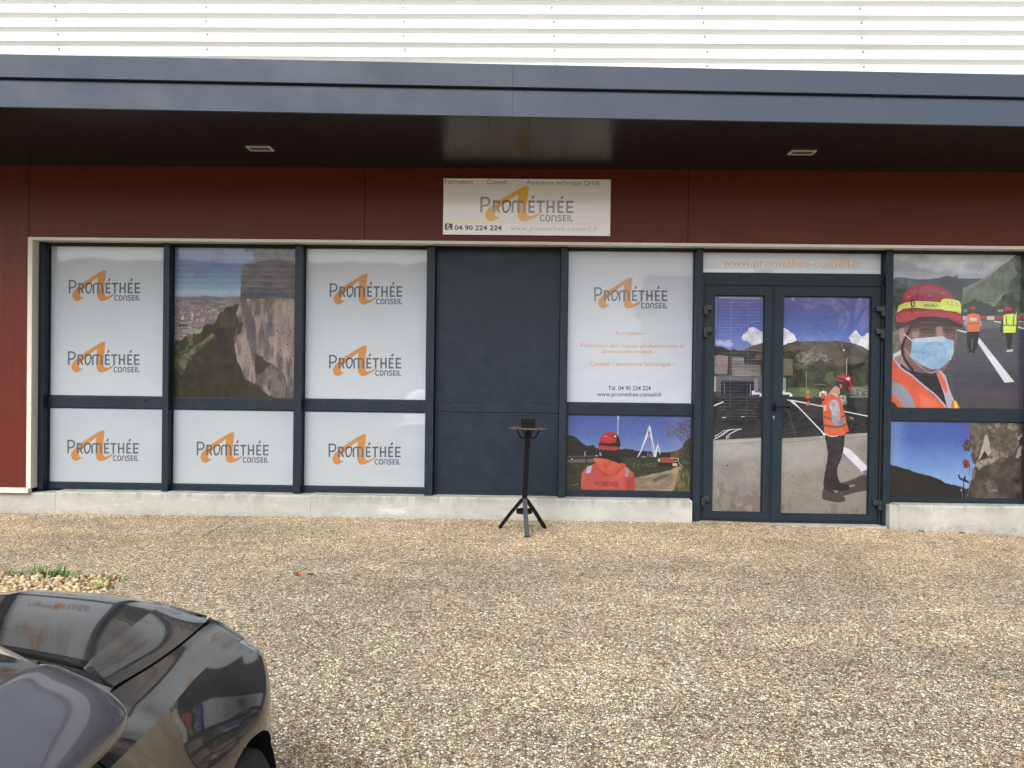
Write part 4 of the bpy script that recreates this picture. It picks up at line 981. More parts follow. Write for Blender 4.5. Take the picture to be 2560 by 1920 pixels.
def poster_door_right(w, h):
    A = 1539
    p = Print(w, h, [(1055, 200), (2090, 210), (2035, A + 1280), (1005, A + 1255)], res=420)
    draw_road(p)
    for x in (1170, 1962): p.poly([(x - 14, 212), (x + 16, 212), (x + 16, 244), (x - 14, 244)], (176, 178, 200), .6)
    p.poly([(1042, 945), (1166, 950), (1166, 1148), (1042, 1140)], (150, 150, 130), .45); p.poly([(1042, 1045), (1160, 1050), (1160, 1110), (1042, 1105)], (122, 84, 62), .5, rough=8)
    p.grain(.05, 5, 140)
    return p
# ================================================================== ground
def ground_z(x, y):
    base = np.interp(x, [-6, -5, -2.6, -.3, 1.6, 3.5, 4.7, 7], [.04, .045, .052, .062, .06, .024, -.01, -.05])
    return base + np.where(y > -.07, 0, np.where(y > -11, (y + .07) * .047, (-11 + .07) * .047))

def build_ground():
    xs = [-300, -120, -60, -30, -16, -10] + list(np.arange(-7, -2.78, .3)) + [-2.755, -2.749, -2.741, -2.735] + list(np.arange(-2.5, 1.8, .3)) + [1.888, 1.894, 1.902, 1.908] + list(np.arange(2.1, 7.2, .3)) + [10, 16, 30, 60, 120, 300]
    ys = [-300, -150, -80, -40, -20, -14, -11] + list(np.arange(-10, -.1, .25)) + [-.07, 1, 6, 15, 40, 120, 300]
    xs = sorted(xs); V = []; F = []
    for j, y in enumerate(ys):
        for x in xs:
            z = float(ground_z(x, y))
            if abs(x + 2.745) < .006 or abs(x - 1.898) < .006:        # sawn joints
                if -.95 < y < -.2: z -= .009
            V.append((x, y, z))
    n = len(xs)
    for j in range(len(ys) - 1):
        for i in range(n - 1):
            F.append((j * n + i, j * n + i + 1, (j + 1) * n + i + 1, (j + 1) * n + i))
    o = obj_py("ground", V, F, M_GROUND, smooth=False)
    tag(o, "washed pebble concrete forecourt in front of the shopfront", kind="structure")
build_ground()

# ================================================================== the building
bld = empty("commercial_building", (0, 0, 0))
tag(bld, "long low building with white ribbed cladding, dark canopy, red brown panels and poster covered windows", "building")

# --- white ribbed cladding (horizontal trapezoidal profile), sheets lapped at joints
def ribbed_sheet(x0, x1, zt, zb, y):
    """one rolled steel sheet; period .1345 m, lower flank faces down"""
    per = .1345
    prof = []                                                  # (z, depth behind crest)
    k0 = int(math.floor((zb - 4.678) / per)) - 1
    k1 = int(math.ceil((zt - 4.678) / per)) + 1
    for k in range(k1, k0 - 1, -1):
        c = 4.683 + k * per                                    # bottom of a crest
        prof += [(c + .030, 0), (c + .0275, 0), (c + .0015, 0), (c, .001), (c - .0235, .047), (c - .026, .048), (c - .066, .048), (c - .069, .047), (c - .099, .002), (c - .1015, 0)]
    seen = []
    for z, d in prof:
        if zb <= z <= zt and (not seen or z < seen[-1][0] - 1e-4): seen.append((z, d))
    V = []; F = []
    for off in (0.0, .0012):
        for z, d in seen: V += [(x0, y + d + off, z), (x1, y + d + off, z)]
    m = len(seen)
    for i in range(m - 1):
        F.append((2 * i, 2 * i + 2, 2 * i + 3, 2 * i + 1)); F.append((2 * m + 2 * i, 2 * m + 2 * i + 1, 2 * m + 2 * i + 3, 2 * m + 2 * i + 2))
    F.append((0, 1, 2 * m + 1, 2 * m)); F.append((2 * m - 2, 4 * m - 2, 4 * m - 1, 2 * m - 1))
    return obj_py("cladding_sheet", V, F, M_WHITE, bld)
ZL = 4.478
joints = [-9.0, -4.425, 1.665, 9.0]
for i in range(3):
    off = .0025 * (i % 2)
    ribbed_sheet(joints[i] - .02, joints[i + 1] + .02, 5.36, ZL, -.052 - off)
    ribbed_sheet(joints[i] - .02, joints[i + 1] + .02, ZL + .012, 3.55, -.046 - off)
# screws: one mesh shared by all copies
bm = bmesh.new()
tube(bm, [(0, 0, 0), (0, -.004, 0)], .0115, 10); tube(bm, [(0, -.004, 0), (0, -.011, 0)], .007, 6)
screw0 = obj_bm("cladding_screw", bm, paint("screw_grey", (.30, .29, .27), .5, .2, 30, .4), bld, loc=(0, 0, -50))
first = True
for x in (-4.545, -3.105, -1.215, .205, 1.625, 3.085):
    for k in range(-2, 4):
        z = 4.630 + k * .1345
        jx = random.uniform(-.012, .012)
        if first: o = screw0; first = False
        else: o = screw0.copy(); link(o, bld)
        o.location = (x + jx - .01 * k, -.0055 if z > ZL else .0005, z + random.uniform(-.004, .004))
box("roof_edge", -9.0, 9.0, -.09, .1, 5.36, 5.46, M_ANTH, bld)
box("building_core", -9.0, 9.0, .20, 12.0, -.4, 5.36, paint("grey_render", (0.42, 0.41, 0.39), 0.8, .08), bld, bev=0)

# --- red brown facade panels
PJ = [(-9.0, -7.80), (-7.794, -4.7625), (-4.7565, -1.561), (-1.555, 1.471), (1.477, 4.752), (4.758, 7.794), (7.80, 9.0)]
for i, (a, b) in enumerate(PJ):
    if b <= -4.76: box("facade_panel", a, b, -.090, -.078, .295, 3.36, M_REDV, bld, bev=.001)
    else: box("facade_panel", a, b, -.090, -.078, 2.676, 3.36, M_RED, bld, bev=.001)
box("wall_backing", -9.0, 9.0, -.0775, -.0555, 2.69, 4.0, M_GASKET, bld, bev=0)
box("wall_backing", -9.0, -4.775, -.0775, .195, .25, 2.685, M_GASKET, bld, bev=0)
# --- cream trim round the glazing
box("head_trim", -4.760, 9.0, -.100, .02, 2.6465, 2.6745, M_TRIM, bld)
box("jamb_trim", -4.760, -4.716, -.100, .02, .286, 2.6455, M_TRIM, bld)
box("base_trim", -9.0, -4.762, -.112, -.05, .243, .292, M_TRIM, bld)
box("jamb_trim_foot", -4.761, -4.735, -.112, -.05, .2435, .285, M_TRIM, bld)

box("jamb_trim", 6.054, 6.094, -.100, .02, .286, 2.6455, M_TRIM, bld)
box("facade_panel", 6.098, 7.794, -.090, -.078, .295, 2.645, M_REDV, bld, bev=.001)
box("facade_panel", 7.80, 9.0, -.090, -.078, .295, 2.645, M_REDV, bld, bev=.001)
box("wall_backing", 6.11, 9.0, -.0775, .195, .25, 2.642, M_GASKET, bld, bev=0)
box("base_trim", 6.098, 9.0, -.112, -.05, .243, .292, M_TRIM, bld)
# --- concrete plinth
def rough_block(name, x0, x1, y0, y1, z0, z1, amp=.004, step=.05, seed=1, parent=bld):
    """cast concrete kerb with slightly wavering arrises"""
    nx = max(2, int((x1 - x0) / step)); V = []; F = []
    r = np.random.default_rng(seed)
    ring = [(y0, z0), (y0 + .001, (z0 + z1) / 2), (y0, z1 - .014), (y0 + .004, z1 - .005), (y0 + .014, z1), (y1, z1), (y1, z0)]
    k = len(ring)
    for i in range(nx + 1):
        x = x0 + (x1 - x0) * i / nx
        for j, (y, z) in enumerate(ring):
            a = (vnoise(np.array(x * 3.0 + seed), np.array(j * 5.3), seed) - .5) * 2 * amp + (r.random() - .5) * amp * .5
            V.append((x, y + (a if j < 5 else 0), z + (a * .8 if 1 < j < 5 else 0)))
    for i in range(nx):
        for j in range(k):
            n = (j + 1) % k
            F.append((i * k + j, i * k + n, (i + 1) * k + n, (i + 1) * k + j))
    F.append(tuple(range(k))[::-1]); F.append(tuple(nx * k + j for j in range(k)))
    o = obj_py(name, V, F, M_CONC, parent)
    return o
rough_block("plinth", -9.0, -4.497, -.070, .19, -.40, .2415, seed=2)
rough_block("plinth", -4.494, -2.047, -.070, .19, -.40, .259, seed=3)
rough_block("plinth", -2.045, 1.556, -.0715, .19, -.40, .264, seed=4)
rough_block("plinth", 3.478, 9.0, -.070, .19, -.40, .258, seed=5)
rough_block("plinth_end_block", 3.388, 3.474, -.076, .12, -.012, .252, amp=.009, step=.02, seed=6)
box("door_sill", 1.560, 3.384, -.045, .19, -.4, .046, M_CONC, bld, bev=.004)

# ================================================================== glazing
YG = .100          # plane of films and panes
mull = [(-3.508, -3.449), (-2.240, -2.167), (-.977, -.899), (.299, .366), (1.576, 1.642), (3.357, 3.424), (4.722, 4.790)]
for i, (a, b) in enumerate(mull):
    zb = .262 if i not in (4, 5) else .047
    box("mullion", a, b, 0.0, .14, zb, 2.6455, M_ANTH, bld, bev=.002)
box("window_jamb", -4.7155, -4.664, 0.0, .14, .262, 2.6455, M_ANTH, bld, bev=.002)
box("mullion", 5.98, 6.05, 0, .14, .262, 2.6455, M_ANTH, bld, bev=.002)

bm = bmesh.new()
add_box(bm, -.022, .022, -.006, 0, -.004, .004, .003)
add_box(bm, -.017, .017, -.010, -.006, -.007, -.002, .002)
cap0 = obj_bm("drain_cap", bm, M_GASKET, None, loc=(0, 0, -50))
cap_used = [False]
def drain_cap(parent, x, y, z):
    if not cap_used[0]: o = cap0; cap_used[0] = True
    else: o = cap0.copy(); COL.objects.link(o)
    o.parent = parent; o.location = (x, y, z)

def window(x0, x1, parts, label=None):
    """parts: list of (zb, zt) openings, bottom first"""
    w = empty("window", (0, 0, 0), parent=bld)
    zb = parts[0][0]; zt = parts[-1][1]
    box("bottom_rail", x0, x1, .082, .14, .264, zb - .002, M_ANTH, w)
    box("top_rail", x0, x1, .082, .14, zt + .004, 2.644, M_ANTH, w)
    box("head_gasket", x0, x1, .030, .081, 2.634, 2.6445, M_GASKET, w, bev=0)
    for (a, b), (c, d) in zip(parts[:-1], parts[1:]):
        box("transom", x0, x1, .082, .14, b + .003, c - .003, M_ANTH, w)
        for q in (.17, .81): drain_cap(w, x0 + (x1 - x0) * q, .0815, c - .030)
    for q in (.19, .82): drain_cap(w, x0 + (x1 - x0) * q, .0815, zb - .020)
    for a, b in parts:
        box("pane", x0, x1, YG + .006, YG + .018, a - .003, b + .003, M_GLASSDARK, w, bev=0)
        frame_ring("gasket", x0, x1, a - .0025, b + .0035, .010, .0935, .106, M_GASKET, w)
    return w
LO = (.322, 1.053); HI = (1.166, 2.629)
bays = [(-4.664, -3.508), (-3.449, -2.240), (-2.167, -.977), (.366, 1.576)]
for a, b in bays: window(a, b, [LO, HI])
LO7 = (.301, 1.035); HI7 = (1.154, 2.631)
window(3.424, 4.722, [LO7, HI7])
window(4.790, 5.98, [LO7, HI7])

# blank bay
w = empty("blank_panel_bay", (0, 0, 0), parent=bld)
box("blank_panel", -.897, .297, .088, .13, 1.0625, 2.644, M_ANTH, w, bev=.002)
box("blank_panel", -.897, .297, .090, .13, .264, 1.0560, M_ANTH, w, bev=.002)
frame_ring("panel_bead", -.893, .272, 1.155, 2.624, .012, .084, .0875, M_ANTH, w)
frame_ring("panel_bead", -.893, .268, .298, 1.048, .010, .086, .0895, M_ANTH, w)
box("panel_side_strip", .2722, .2965, .080, .0875, 1.064, 2.63, M_ANTH, w)
drain_cap(w, -.70, .087, 1.128); drain_cap(w, .04, .087, 1.128); drain_cap(w, -.70, .089, .275); drain_cap(w, .04, .089, .275)

# ================================================================== double door
YL = .062
door = empty("glazed_double_door", (0, 0, 0), parent=bld)
box("door_post", 1.6425, 1.664, .045, .14, .047, 2.305, M_ANTH, door)
box("door_post", 3.3415, 3.3565, .045, .14, .047, 2.305, M_GASKET, door)
box("door_transom", 1.6425, 3.3565, .070, .14, 2.309, 2.420, M_ANTH, door)
box("top_rail", 1.6425, 3.3565, .082, .14, 2.632, 2.6445, M_ANTH, door)
box("fanlight_pane", 1.6425, 3.3565, YG + .006, YG + .018, 2.4205, 2.631, M_GLASSDARK, door, bev=0)
frame_ring("gasket", 1.6425, 3.3565, 2.4205, 2.631, .010, .0935, .106, M_GASKET, door)
drain_cap(door, 2.02, .0695, 2.392); drain_cap(door, 2.96, .0695, 2.392)
def leaf(x0, x1, gx0, gx1, gz0, gz1):
    zb, zt = .060, 2.303
    o = empty("door_leaf", (0, 0, 0), parent=door)
    # ring frame with different member widths
    O = [(x0, zb), (x1, zb), (x1, zt), (x0, zt)]; I = [(gx0, gz0), (gx1, gz0), (gx1, gz1), (gx0, gz1)]
    def ring(name, O, I, y0, y1, mat):
        V = [(a, y0, b) for a, b in O] + [(a, y0, b) for a, b in I] + [(a, y1, b) for a, b in O] + [(a, y1, b) for a, b in I]; F = []
        for k in range(4):
            n = (k + 1) % 4
            F += [(k, n, 4 + n, 4 + k), (8 + n, 8 + k, 12 + k, 12 + n), (k, 8 + k, 8 + n, n), (4 + k, 4 + n, 12 + n, 12 + k)]
        return obj_py(name, V, F, mat, o)
    def ins(P, d): return [(P[0][0] + d, P[0][1] + d), (P[1][0] - d, P[1][1] + d), (P[2][0] - d, P[2][1] - d), (P[3][0] + d, P[3][1] - d)]
    ring("leaf_frame", ins(O, .016), I, YL - .008, YL + .06, M_ANTH)
    ring("leaf_edge", O, ins(O, .0155), YL, YL + .05, M_ANTH)
    ring("glazing_gasket", ins(I, .0005), ins(I, .008), YL + .014, YL + .06, M_GASKET)
    box("door_pane", gx0 + .001, gx1 - .001, YG + .006, YG + .016, gz0 + .001, gz1 - .001, M_GLASSDARK, o, bev=0)
    drain_cap(o, (gx0 + gx1) / 2 + .0, YL - .0085, .118)
    return o
LG = (1.769, 2.243, .139, 2.211); RG = (2.421, 3.250, .131, 2.211)
leafL = leaf(1.669, 2.314, *LG)
leafR = leaf(2.3195, 3.3385, *RG)
box("meeting_gap_seal", 2.3145, 2.319, YL + .012, YL + .05, .062, 2.30, M_GASKET, door, bev=0)
box("door_sweep", 1.670, 3.338, YL + .004, YL + .05, .0475, .0585, M_GASKET, door, bev=0)
# handle on the right leaf
bm = bmesh.new()
add_box(bm, 2.328, 2.360, YL - .020, YL - .008, 1.115, 1.195, .008)
tube(bm, [(2.344, YL - .015, 1.155), (2.344, YL - .055, 1.155)], .009, 12)
tube(bm, [(2.344, YL - .055, 1.155), (2.352, YL - .062, 1.156), (2.41, YL - .063, 1.155), (2.475, YL - .060, 1.153)], .009, 12)
obj_bm("handle", bm, M_BLACK, leafR, smooth=True)
bm = bmesh.new()
tube(bm, [(2.340, YL - .005, 1.058), (2.340, YL - .012, 1.058)], .0095, 14); add_box(bm, 2.3355, 2.3445, YL - .0119, YL - .006, 1.034, 1.054, .002)
obj_bm("lock_cylinder", bm, M_BRASS, leafR)
M_HINGE = paint("hinge_grey_black", (0.022, 0.024, 0.028), 0.3, .1, 6, .5)
def hinge(x, z, s, par):
    bm = bmesh.new()
    add_box(bm, x - .018, x + .018, .006, YL - .008, z - .058, z + .018, .006)
    add_box(bm, min(x, x + s * .062), max(x, x + s * .062), .016, YL - .0085, z - .015, z + .032, .006)
    tube(bm, [(x, .006, z - .062), (x, .006, z + .036)], .008, 10)
    obj_bm("hinge", bm, M_HINGE, par)
for z in (2.078, 1.868, .262): hinge(1.676, z, 1, leafL)
for z in (2.082, 1.872, .250): hinge(3.342, z, -1, leafR)

# ================================================================== canopy
can = empty("canopy", (0, 0, 0), parent=bld)
def fy(x): return -1.570 + .0388 * x
ZS = 3.357
def skew_bar(name, x0, x1, y0, y1, z0, z1, mat, parent, bev=.002):
    """bar following the canopy's slanting front edge; y0,y1 offsets from it"""
    bm = bmesh.new(); add_box(bm, x0, x1, y0, y1, z0, z1, bev)
    for v in bm.verts: v.co.y += fy(v.co.x)
    return obj_bm(name, bm, mat, parent)
fx = [-9.0, -6.14, -.142, 5.858, 9.0]
for i in range(4):
    a, b = fx[i] + .0004, fx[i + 1] - .0004
    skew_bar("upper_fascia", a, b, -.016, .30, 3.569, 3.738, M_FASCIA, can)
    skew_bar("lower_fascia", a, b, -.002, .020, ZS - .004, 3.535, M_FASCIA, can)
    skew_bar("fascia_lip", a, b, .008, .022, 3.5355, 3.552, M_FASCIA, can)
skew_bar("fascia_core", -8.99, 8.99, .0235, .28, 3.362, 3.5685, M_GASKET, can, 0)
bm = bmesh.new()
V = [(-8.99, fy(-8.99) + .31, 3.70), (8.99, fy(8.99) + .31, 3.70), (8.99, -.0795, 3.74), (-8.99, -.0795, 3.74)]
obj_py("canopy_roof", [(x, y, z) for x, y, z in V] + [(x, y, z + .03) for x, y, z in V], [(3, 2, 1, 0), (4, 5, 6, 7), (0, 1, 5, 4), (1, 2, 6, 5), (2, 3, 7, 6), (3, 0, 4, 7)], M_ANTH, can)
# soffit boards
k = 0
SP = .314
x = -8.99
LIGHTS = [(-2.345, -.695), (2.315, -.690)]
xs = [-.643 + SP * n for n in range(-27, 31)]
for a, b in zip(xs[:-1], xs[1:]):
    if a < -8.9 or b > 8.9: continue
    sag = random.uniform(-.0006, .0006)
    V = [(a + .0012, fy(a) + .0205, ZS + sag), (b - .0012, fy(b) + .0205, ZS + sag), (b - .0012, -.0915, ZS), (a + .0012, -.0915, ZS)]
    obj_py("soffit_board", V + [(q[0], q[1], 3.3605) for q in V], [(0, 3, 2, 1), (4, 5, 6, 7), (0, 1, 5, 4), (1, 2, 6, 5), (2, 3, 7, 6), (3, 0, 4, 7)], M_SOFFIT, can)
M_LGREY = paint("light_louvre_brown", (0.11, 0.085, 0.065), .5, .3, 30)
for lx, ly in LIGHTS:
    l = empty("recessed_light", (lx, ly, ZS), parent=can)
    V = []; F = []
    w2, d2, t = .105, .062, .016
    O = [(-w2, -d2), (w2, -d2), (w2, d2), (-w2, d2)]; I = [(-w2 + t, -d2 + t), (w2 - t, -d2 + t), (w2 - t, d2 - t), (-w2 + t, d2 - t)]
    V = [(a, b, -.008) for a, b in O] + [(a, b, -.008) for a, b in I] + [(a, b, -.0006) for a, b in O] + [(a, b, -.0006) for a, b in I]
    for q in range(4):
        n = (q + 1) % 4
        F += [(q, 4 + q, 4 + n, n), (q, n, 8 + n, 8 + q), (4 + n, 4 + q, 12 + q, 12 + n)]
    obj_py("light_rim", V, F, M_TRIM, l)
    bm = bmesh.new(); add_box(bm, -w2 + t + .001, w2 - t - .001, -d2 + t + .001, d2 - t - .001, -.004, -.001)
    for q in range(4): add_box(bm, -w2 + t + .003, w2 - t - .003, -d2 + t + .01 + q * .019, -d2 + t + .014 + q * .019, -.0075, -.0041)
    obj_bm("light_louvre", bm, M_LGREY, l)
# small fascia screws
bm = bmesh.new(); tube(bm, [(0, 0, 0), (0, -.004, 0)], .006, 8)
fs = obj_bm("fascia_screw", bm, M_GASKET, can, loc=(0, 0, -50))
for i, x in enumerate((-3.02, -1.42, -.05, 1.31, 2.58, -4.6)):
    o = fs if i == 0 else fs.copy()
    if i: link(o, can)
    o.location = (x, fy(x) + .0085, 3.545)

# ================================================================== window films, posters, sign
FT = .0008
def film(name, cat, label, pr, x0, x1, z0, z1, k, group=None, y=YG, coat=1.0, res=None):
    if cat == "poster":
        pr.sat = .78
        lum = fbm(pr.u * 60 * pr.w_m, pr.v * 60 * pr.h_m, 21, 4) - .5; lum2 = fbm(pr.u * 14 * pr.w_m, pr.v * 14 * pr.h_m, 33, 4) - .5
        pr.im = np.clip((pr.im - .42) * 1.10 + .42 - .012, .02, 1) * (1 + .10 * lum + .07 * lum2)[..., None]
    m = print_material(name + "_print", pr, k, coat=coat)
    o = printed_sheet(name, x0, x1, z0, z1, y, .0012, m)
    return tag(o, label, cat, group)

def film_quad(px_tl, px_tr, px_br, px_bl): return [px_tl, px_tr, px_br, px_bl]
WH = (190, 199, 208)
G1 = "white window films printed with the firm's mark"
# the films run under the bead of the mullion on their right, hence the widened quads
def widen(q, l, r):
    (a, b), (c, d), (e, f), (g, h) = q
    return [(a - l, b), (c + r, d), (e + r, f), (g - l, h)]
def white_film(x0, x1, z0, z1, quad, marks, label, extra=None, slat=None, tone=WH, k=None):
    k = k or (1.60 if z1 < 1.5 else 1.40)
    p = Print(x1 - x0, z1 - z0, quad, res=470, bg=tone)
    n = fbm(p.u * 2.2, p.v * 2.6, int(abs(x0 * 10)) + 3, 3)
    p.im *= (1 + .05 * (n - .5))[..., None]
    if slat: p.slats(*slat)
    for m in marks: p.logo(*m)
    if extra: extra(p)
    return film("window_film", "window film", label, p, x0, x1, z0, z1, k, G1)
Z3 = 2.1828
def r_ext(x_left_m, x_right_seen, x_right): return (x_right - x_right_seen) * 2.1828 / .003802   # metres to zoom units
s = 2.1828 / .00386
# bay 1
white_film(-4.722, -3.5085, *HI[:0], 1.165, 2.630, widen([(243, 113), (893, 125), (886, 943), (240, 937)], 0, (3.554 - 3.5085) * s),
           [(375, 766, 253, 420), (372, 763, 643, 810)], "tall white window film with two stacked logos, at the left end beside the cream trim")
white_film(-4.722, -3.5085, .323, 1.055, widen([(238, 998), (884, 1007), (880, 1415), (232, 1408)], 0, (3.555 - 3.5085) * s),
           [(367, 757, 1127, 1294)], "short white window film with one logo, bottom left beside the cream trim")
# bay 2 lower: zoom-4 units are 600 px to the right of zoom-3 units; use zoom-3 frame (x*2.1828)
q = lambda x, y: (x * 2.1828, (y - 560) * 2.1828)
white_film(-3.443, -2.2405, .322, 1.053, widen([q(435, 1023), q(730, 1026), q(729, 1214), q(432, 1210)], 0, (2.281 - 2.2405) * s),
           [(1075, 1467, 1137, 1304)], "short white window film with one logo, beneath the photo poster of the cliff")
qb = [(362, 130), (1018, 140), (1012, 963), (356, 957)]
def reflections3(p):
    pass
white_film(-2.160, -.9775, 1.165, 2.626, widen(qb, 0, (.992 - .9775) * s), [(490, 886, 272, 440), (488, 882, 663, 830)],
           "tall white window film with two stacked logos, just left of the blank dark panel")
white_film(-2.162, -.9775, .324, 1.054, widen([(352, 1018), (1006, 1027), (1003, 1437), (347, 1430)], 0, (.995 - .9775) * s), [(483, 877, 1147, 1314)],
           "short white window film with one logo, just left of the blank dark panel")
# bay 5 upper
def info(p):
    o = (206, 128, 84); d = (52, 58, 72)
    p.text("- Formation -", 574, 741, 548, 529, o); p.text("- Prévention des risques professionnels et", 395, 930, 609, 589, o, slope=.003)
    p.text("environnementaux -", 522, 789, 638, 619, o); p.text("- Conseil / assistance technique -", 440, 880, 699, 679, o, slope=.004)
    p.text("Tél. 04 90 224 224", 552, 762, 820, 800, d, .008, slope=.003); p.text("www.promethee-conseil.fr", 497, 818, 850, 830, d, .006, slope=.004)
white_film(.376, 1.5755, 1.164, 2.625, widen([(369, 133), (970, 137), (955, 890), (357, 883)], 10, (1.5755 - 1.555) * 1.975 / .00386), [(484, 847, 266, 418)],
           "tall white window film with one logo above orange text and a telephone number", extra=info, slat=(8.6, .34, .08, 1.0, 0, 1, (226, 232, 238), .45), tone=(188, 196, 208))
# door fanlight film
pw = Print(3.350 - 1.672, .2055, [(91, 130), (2054, 145), (2048, 385), (90, 368)], res=600, bg=(184, 192, 198))
pw.poly([(85, 320), (660, 322), (660, 372), (85, 368)], (216, 226, 226), .8); pw.poly([(870, 326), (2050, 330), (2050, 385), (870, 378)], (214, 224, 226), .55)
pw.text("www.promethee-conseil.fr", 310, 1830, 289, 203, (206, 142, 112), slope=.010)
o = film("door_fanlight_film", "window film", "narrow white film with an orange web address above the double door", pw, 1.660, 3.352, 2.4235, 2.6275, 1.1)
# photo posters
CW = -3.449
A0 = (-3.440, -2.2405); 
pc = poster_cliff(A0[1] - A0[0], 1.466); pc_lab = "photo poster of a pale rock cliff above a wooded valley, between two white logo films"
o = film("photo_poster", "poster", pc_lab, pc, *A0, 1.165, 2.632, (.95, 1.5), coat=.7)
pb = poster_back(1.5755 - .384, .732)
o = film("photo_poster", "poster", "photo poster of a worker in a hooded orange jacket seen from behind facing white arches", pb, .386, 1.5755, .321, 1.053, 1.6)
ps = poster_selfie(4.7215 - 3.460, 1.478)
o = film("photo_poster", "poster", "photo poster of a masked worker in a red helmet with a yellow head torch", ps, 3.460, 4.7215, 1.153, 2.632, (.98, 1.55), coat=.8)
po = poster_overhang(4.7215 - 3.460, .737)
o = film("photo_poster", "poster", "photo poster of rope climbers under an overhanging rock against a blue sky", po, 3.460, 4.7215, .300, 1.036, 1.6)
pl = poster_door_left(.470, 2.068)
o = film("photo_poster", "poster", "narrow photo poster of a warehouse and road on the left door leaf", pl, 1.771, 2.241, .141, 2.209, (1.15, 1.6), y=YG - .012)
pr_ = poster_door_right(.823, 2.073)
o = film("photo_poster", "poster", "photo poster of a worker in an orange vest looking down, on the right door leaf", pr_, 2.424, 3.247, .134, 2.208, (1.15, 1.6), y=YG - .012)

# sign board
sg = Print(1.562, .524, [(130, 215), (2062, 215), (2055, 870), (130, 865)], res=640, bg=(182, 185, 191))
sg.logo(558, 1632, 300, 710, ink=(100, 99, 103), org=(186, 132, 54))
g = (120, 114, 110)
g = (92, 86, 84)
sg.text("Formation", 145, 468, 276, 228, g, .004); sg.text("Conseil", 632, 858, 277, 228, g); sg.text("Assistance technique QHSE", 1088, 1935, 277, 230, g)
sg.stroke([(148, 288), (1956, 290)], 6, (210, 160, 100)); sg.stroke([(148, 727), (1955, 730)], 6, (214, 160, 96))
sg.poly([(158, 736), (236, 737), (241, 744), (241, 806), (235, 812), (158, 812), (152, 806), (152, 742)], (18, 18, 18))
sg.stroke([(188, 752), (178, 765), (178, 780), (188, 798), (205, 804)], 9, (225, 225, 222), smooth=True); sg.stroke([(186, 750), (196, 764)], 13, (225, 225, 222)); sg.stroke([(203, 792), (216, 800)], 13, (225, 225, 222))
sg.text("04 90 224 224", 262, 808, 812, 758, (22, 22, 24), .022)
sg.text("www.promethee-conseil.fr", 915, 1920, 812, 760, (128, 124, 124), -.004, .25, spacing=1.12)
sg.grain(.01)
sign = empty("sign_board", (-.0335, -.106, 2.9945))
tag(sign, "white sign board with logo, telephone number and web address, on the red panels", "sign")
m = print_material("sign_print", sg, .50, rough=.35, coat=.6)
o = printed_sheet("sign_panel", -.7815, .7815, -.2625, .2625, -.004, .005, m, sign)
bm = bmesh.new(); tube(bm, [(0, 0, 0), (0, -.003, 0)], .006, 10)
sc0 = obj_bm("sign_screw", bm, M_STEEL, sign)
for i, (sx, sz) in enumerate(((-.768, -.25), (.768, -.25), (.768, .25), (-.768, .25))):
    c = sc0 if i == 0 else sc0.copy()
    if i: link(c, sign)
    c.location = (sx, -.0045, sz)
bm = bmesh.new()
for sx in (-.6, .6): add_box(bm, sx - .01, sx + .01, .0012, .0155, -.24, .24)
obj_bm("sign_batten", bm, M_GASKET, sign)
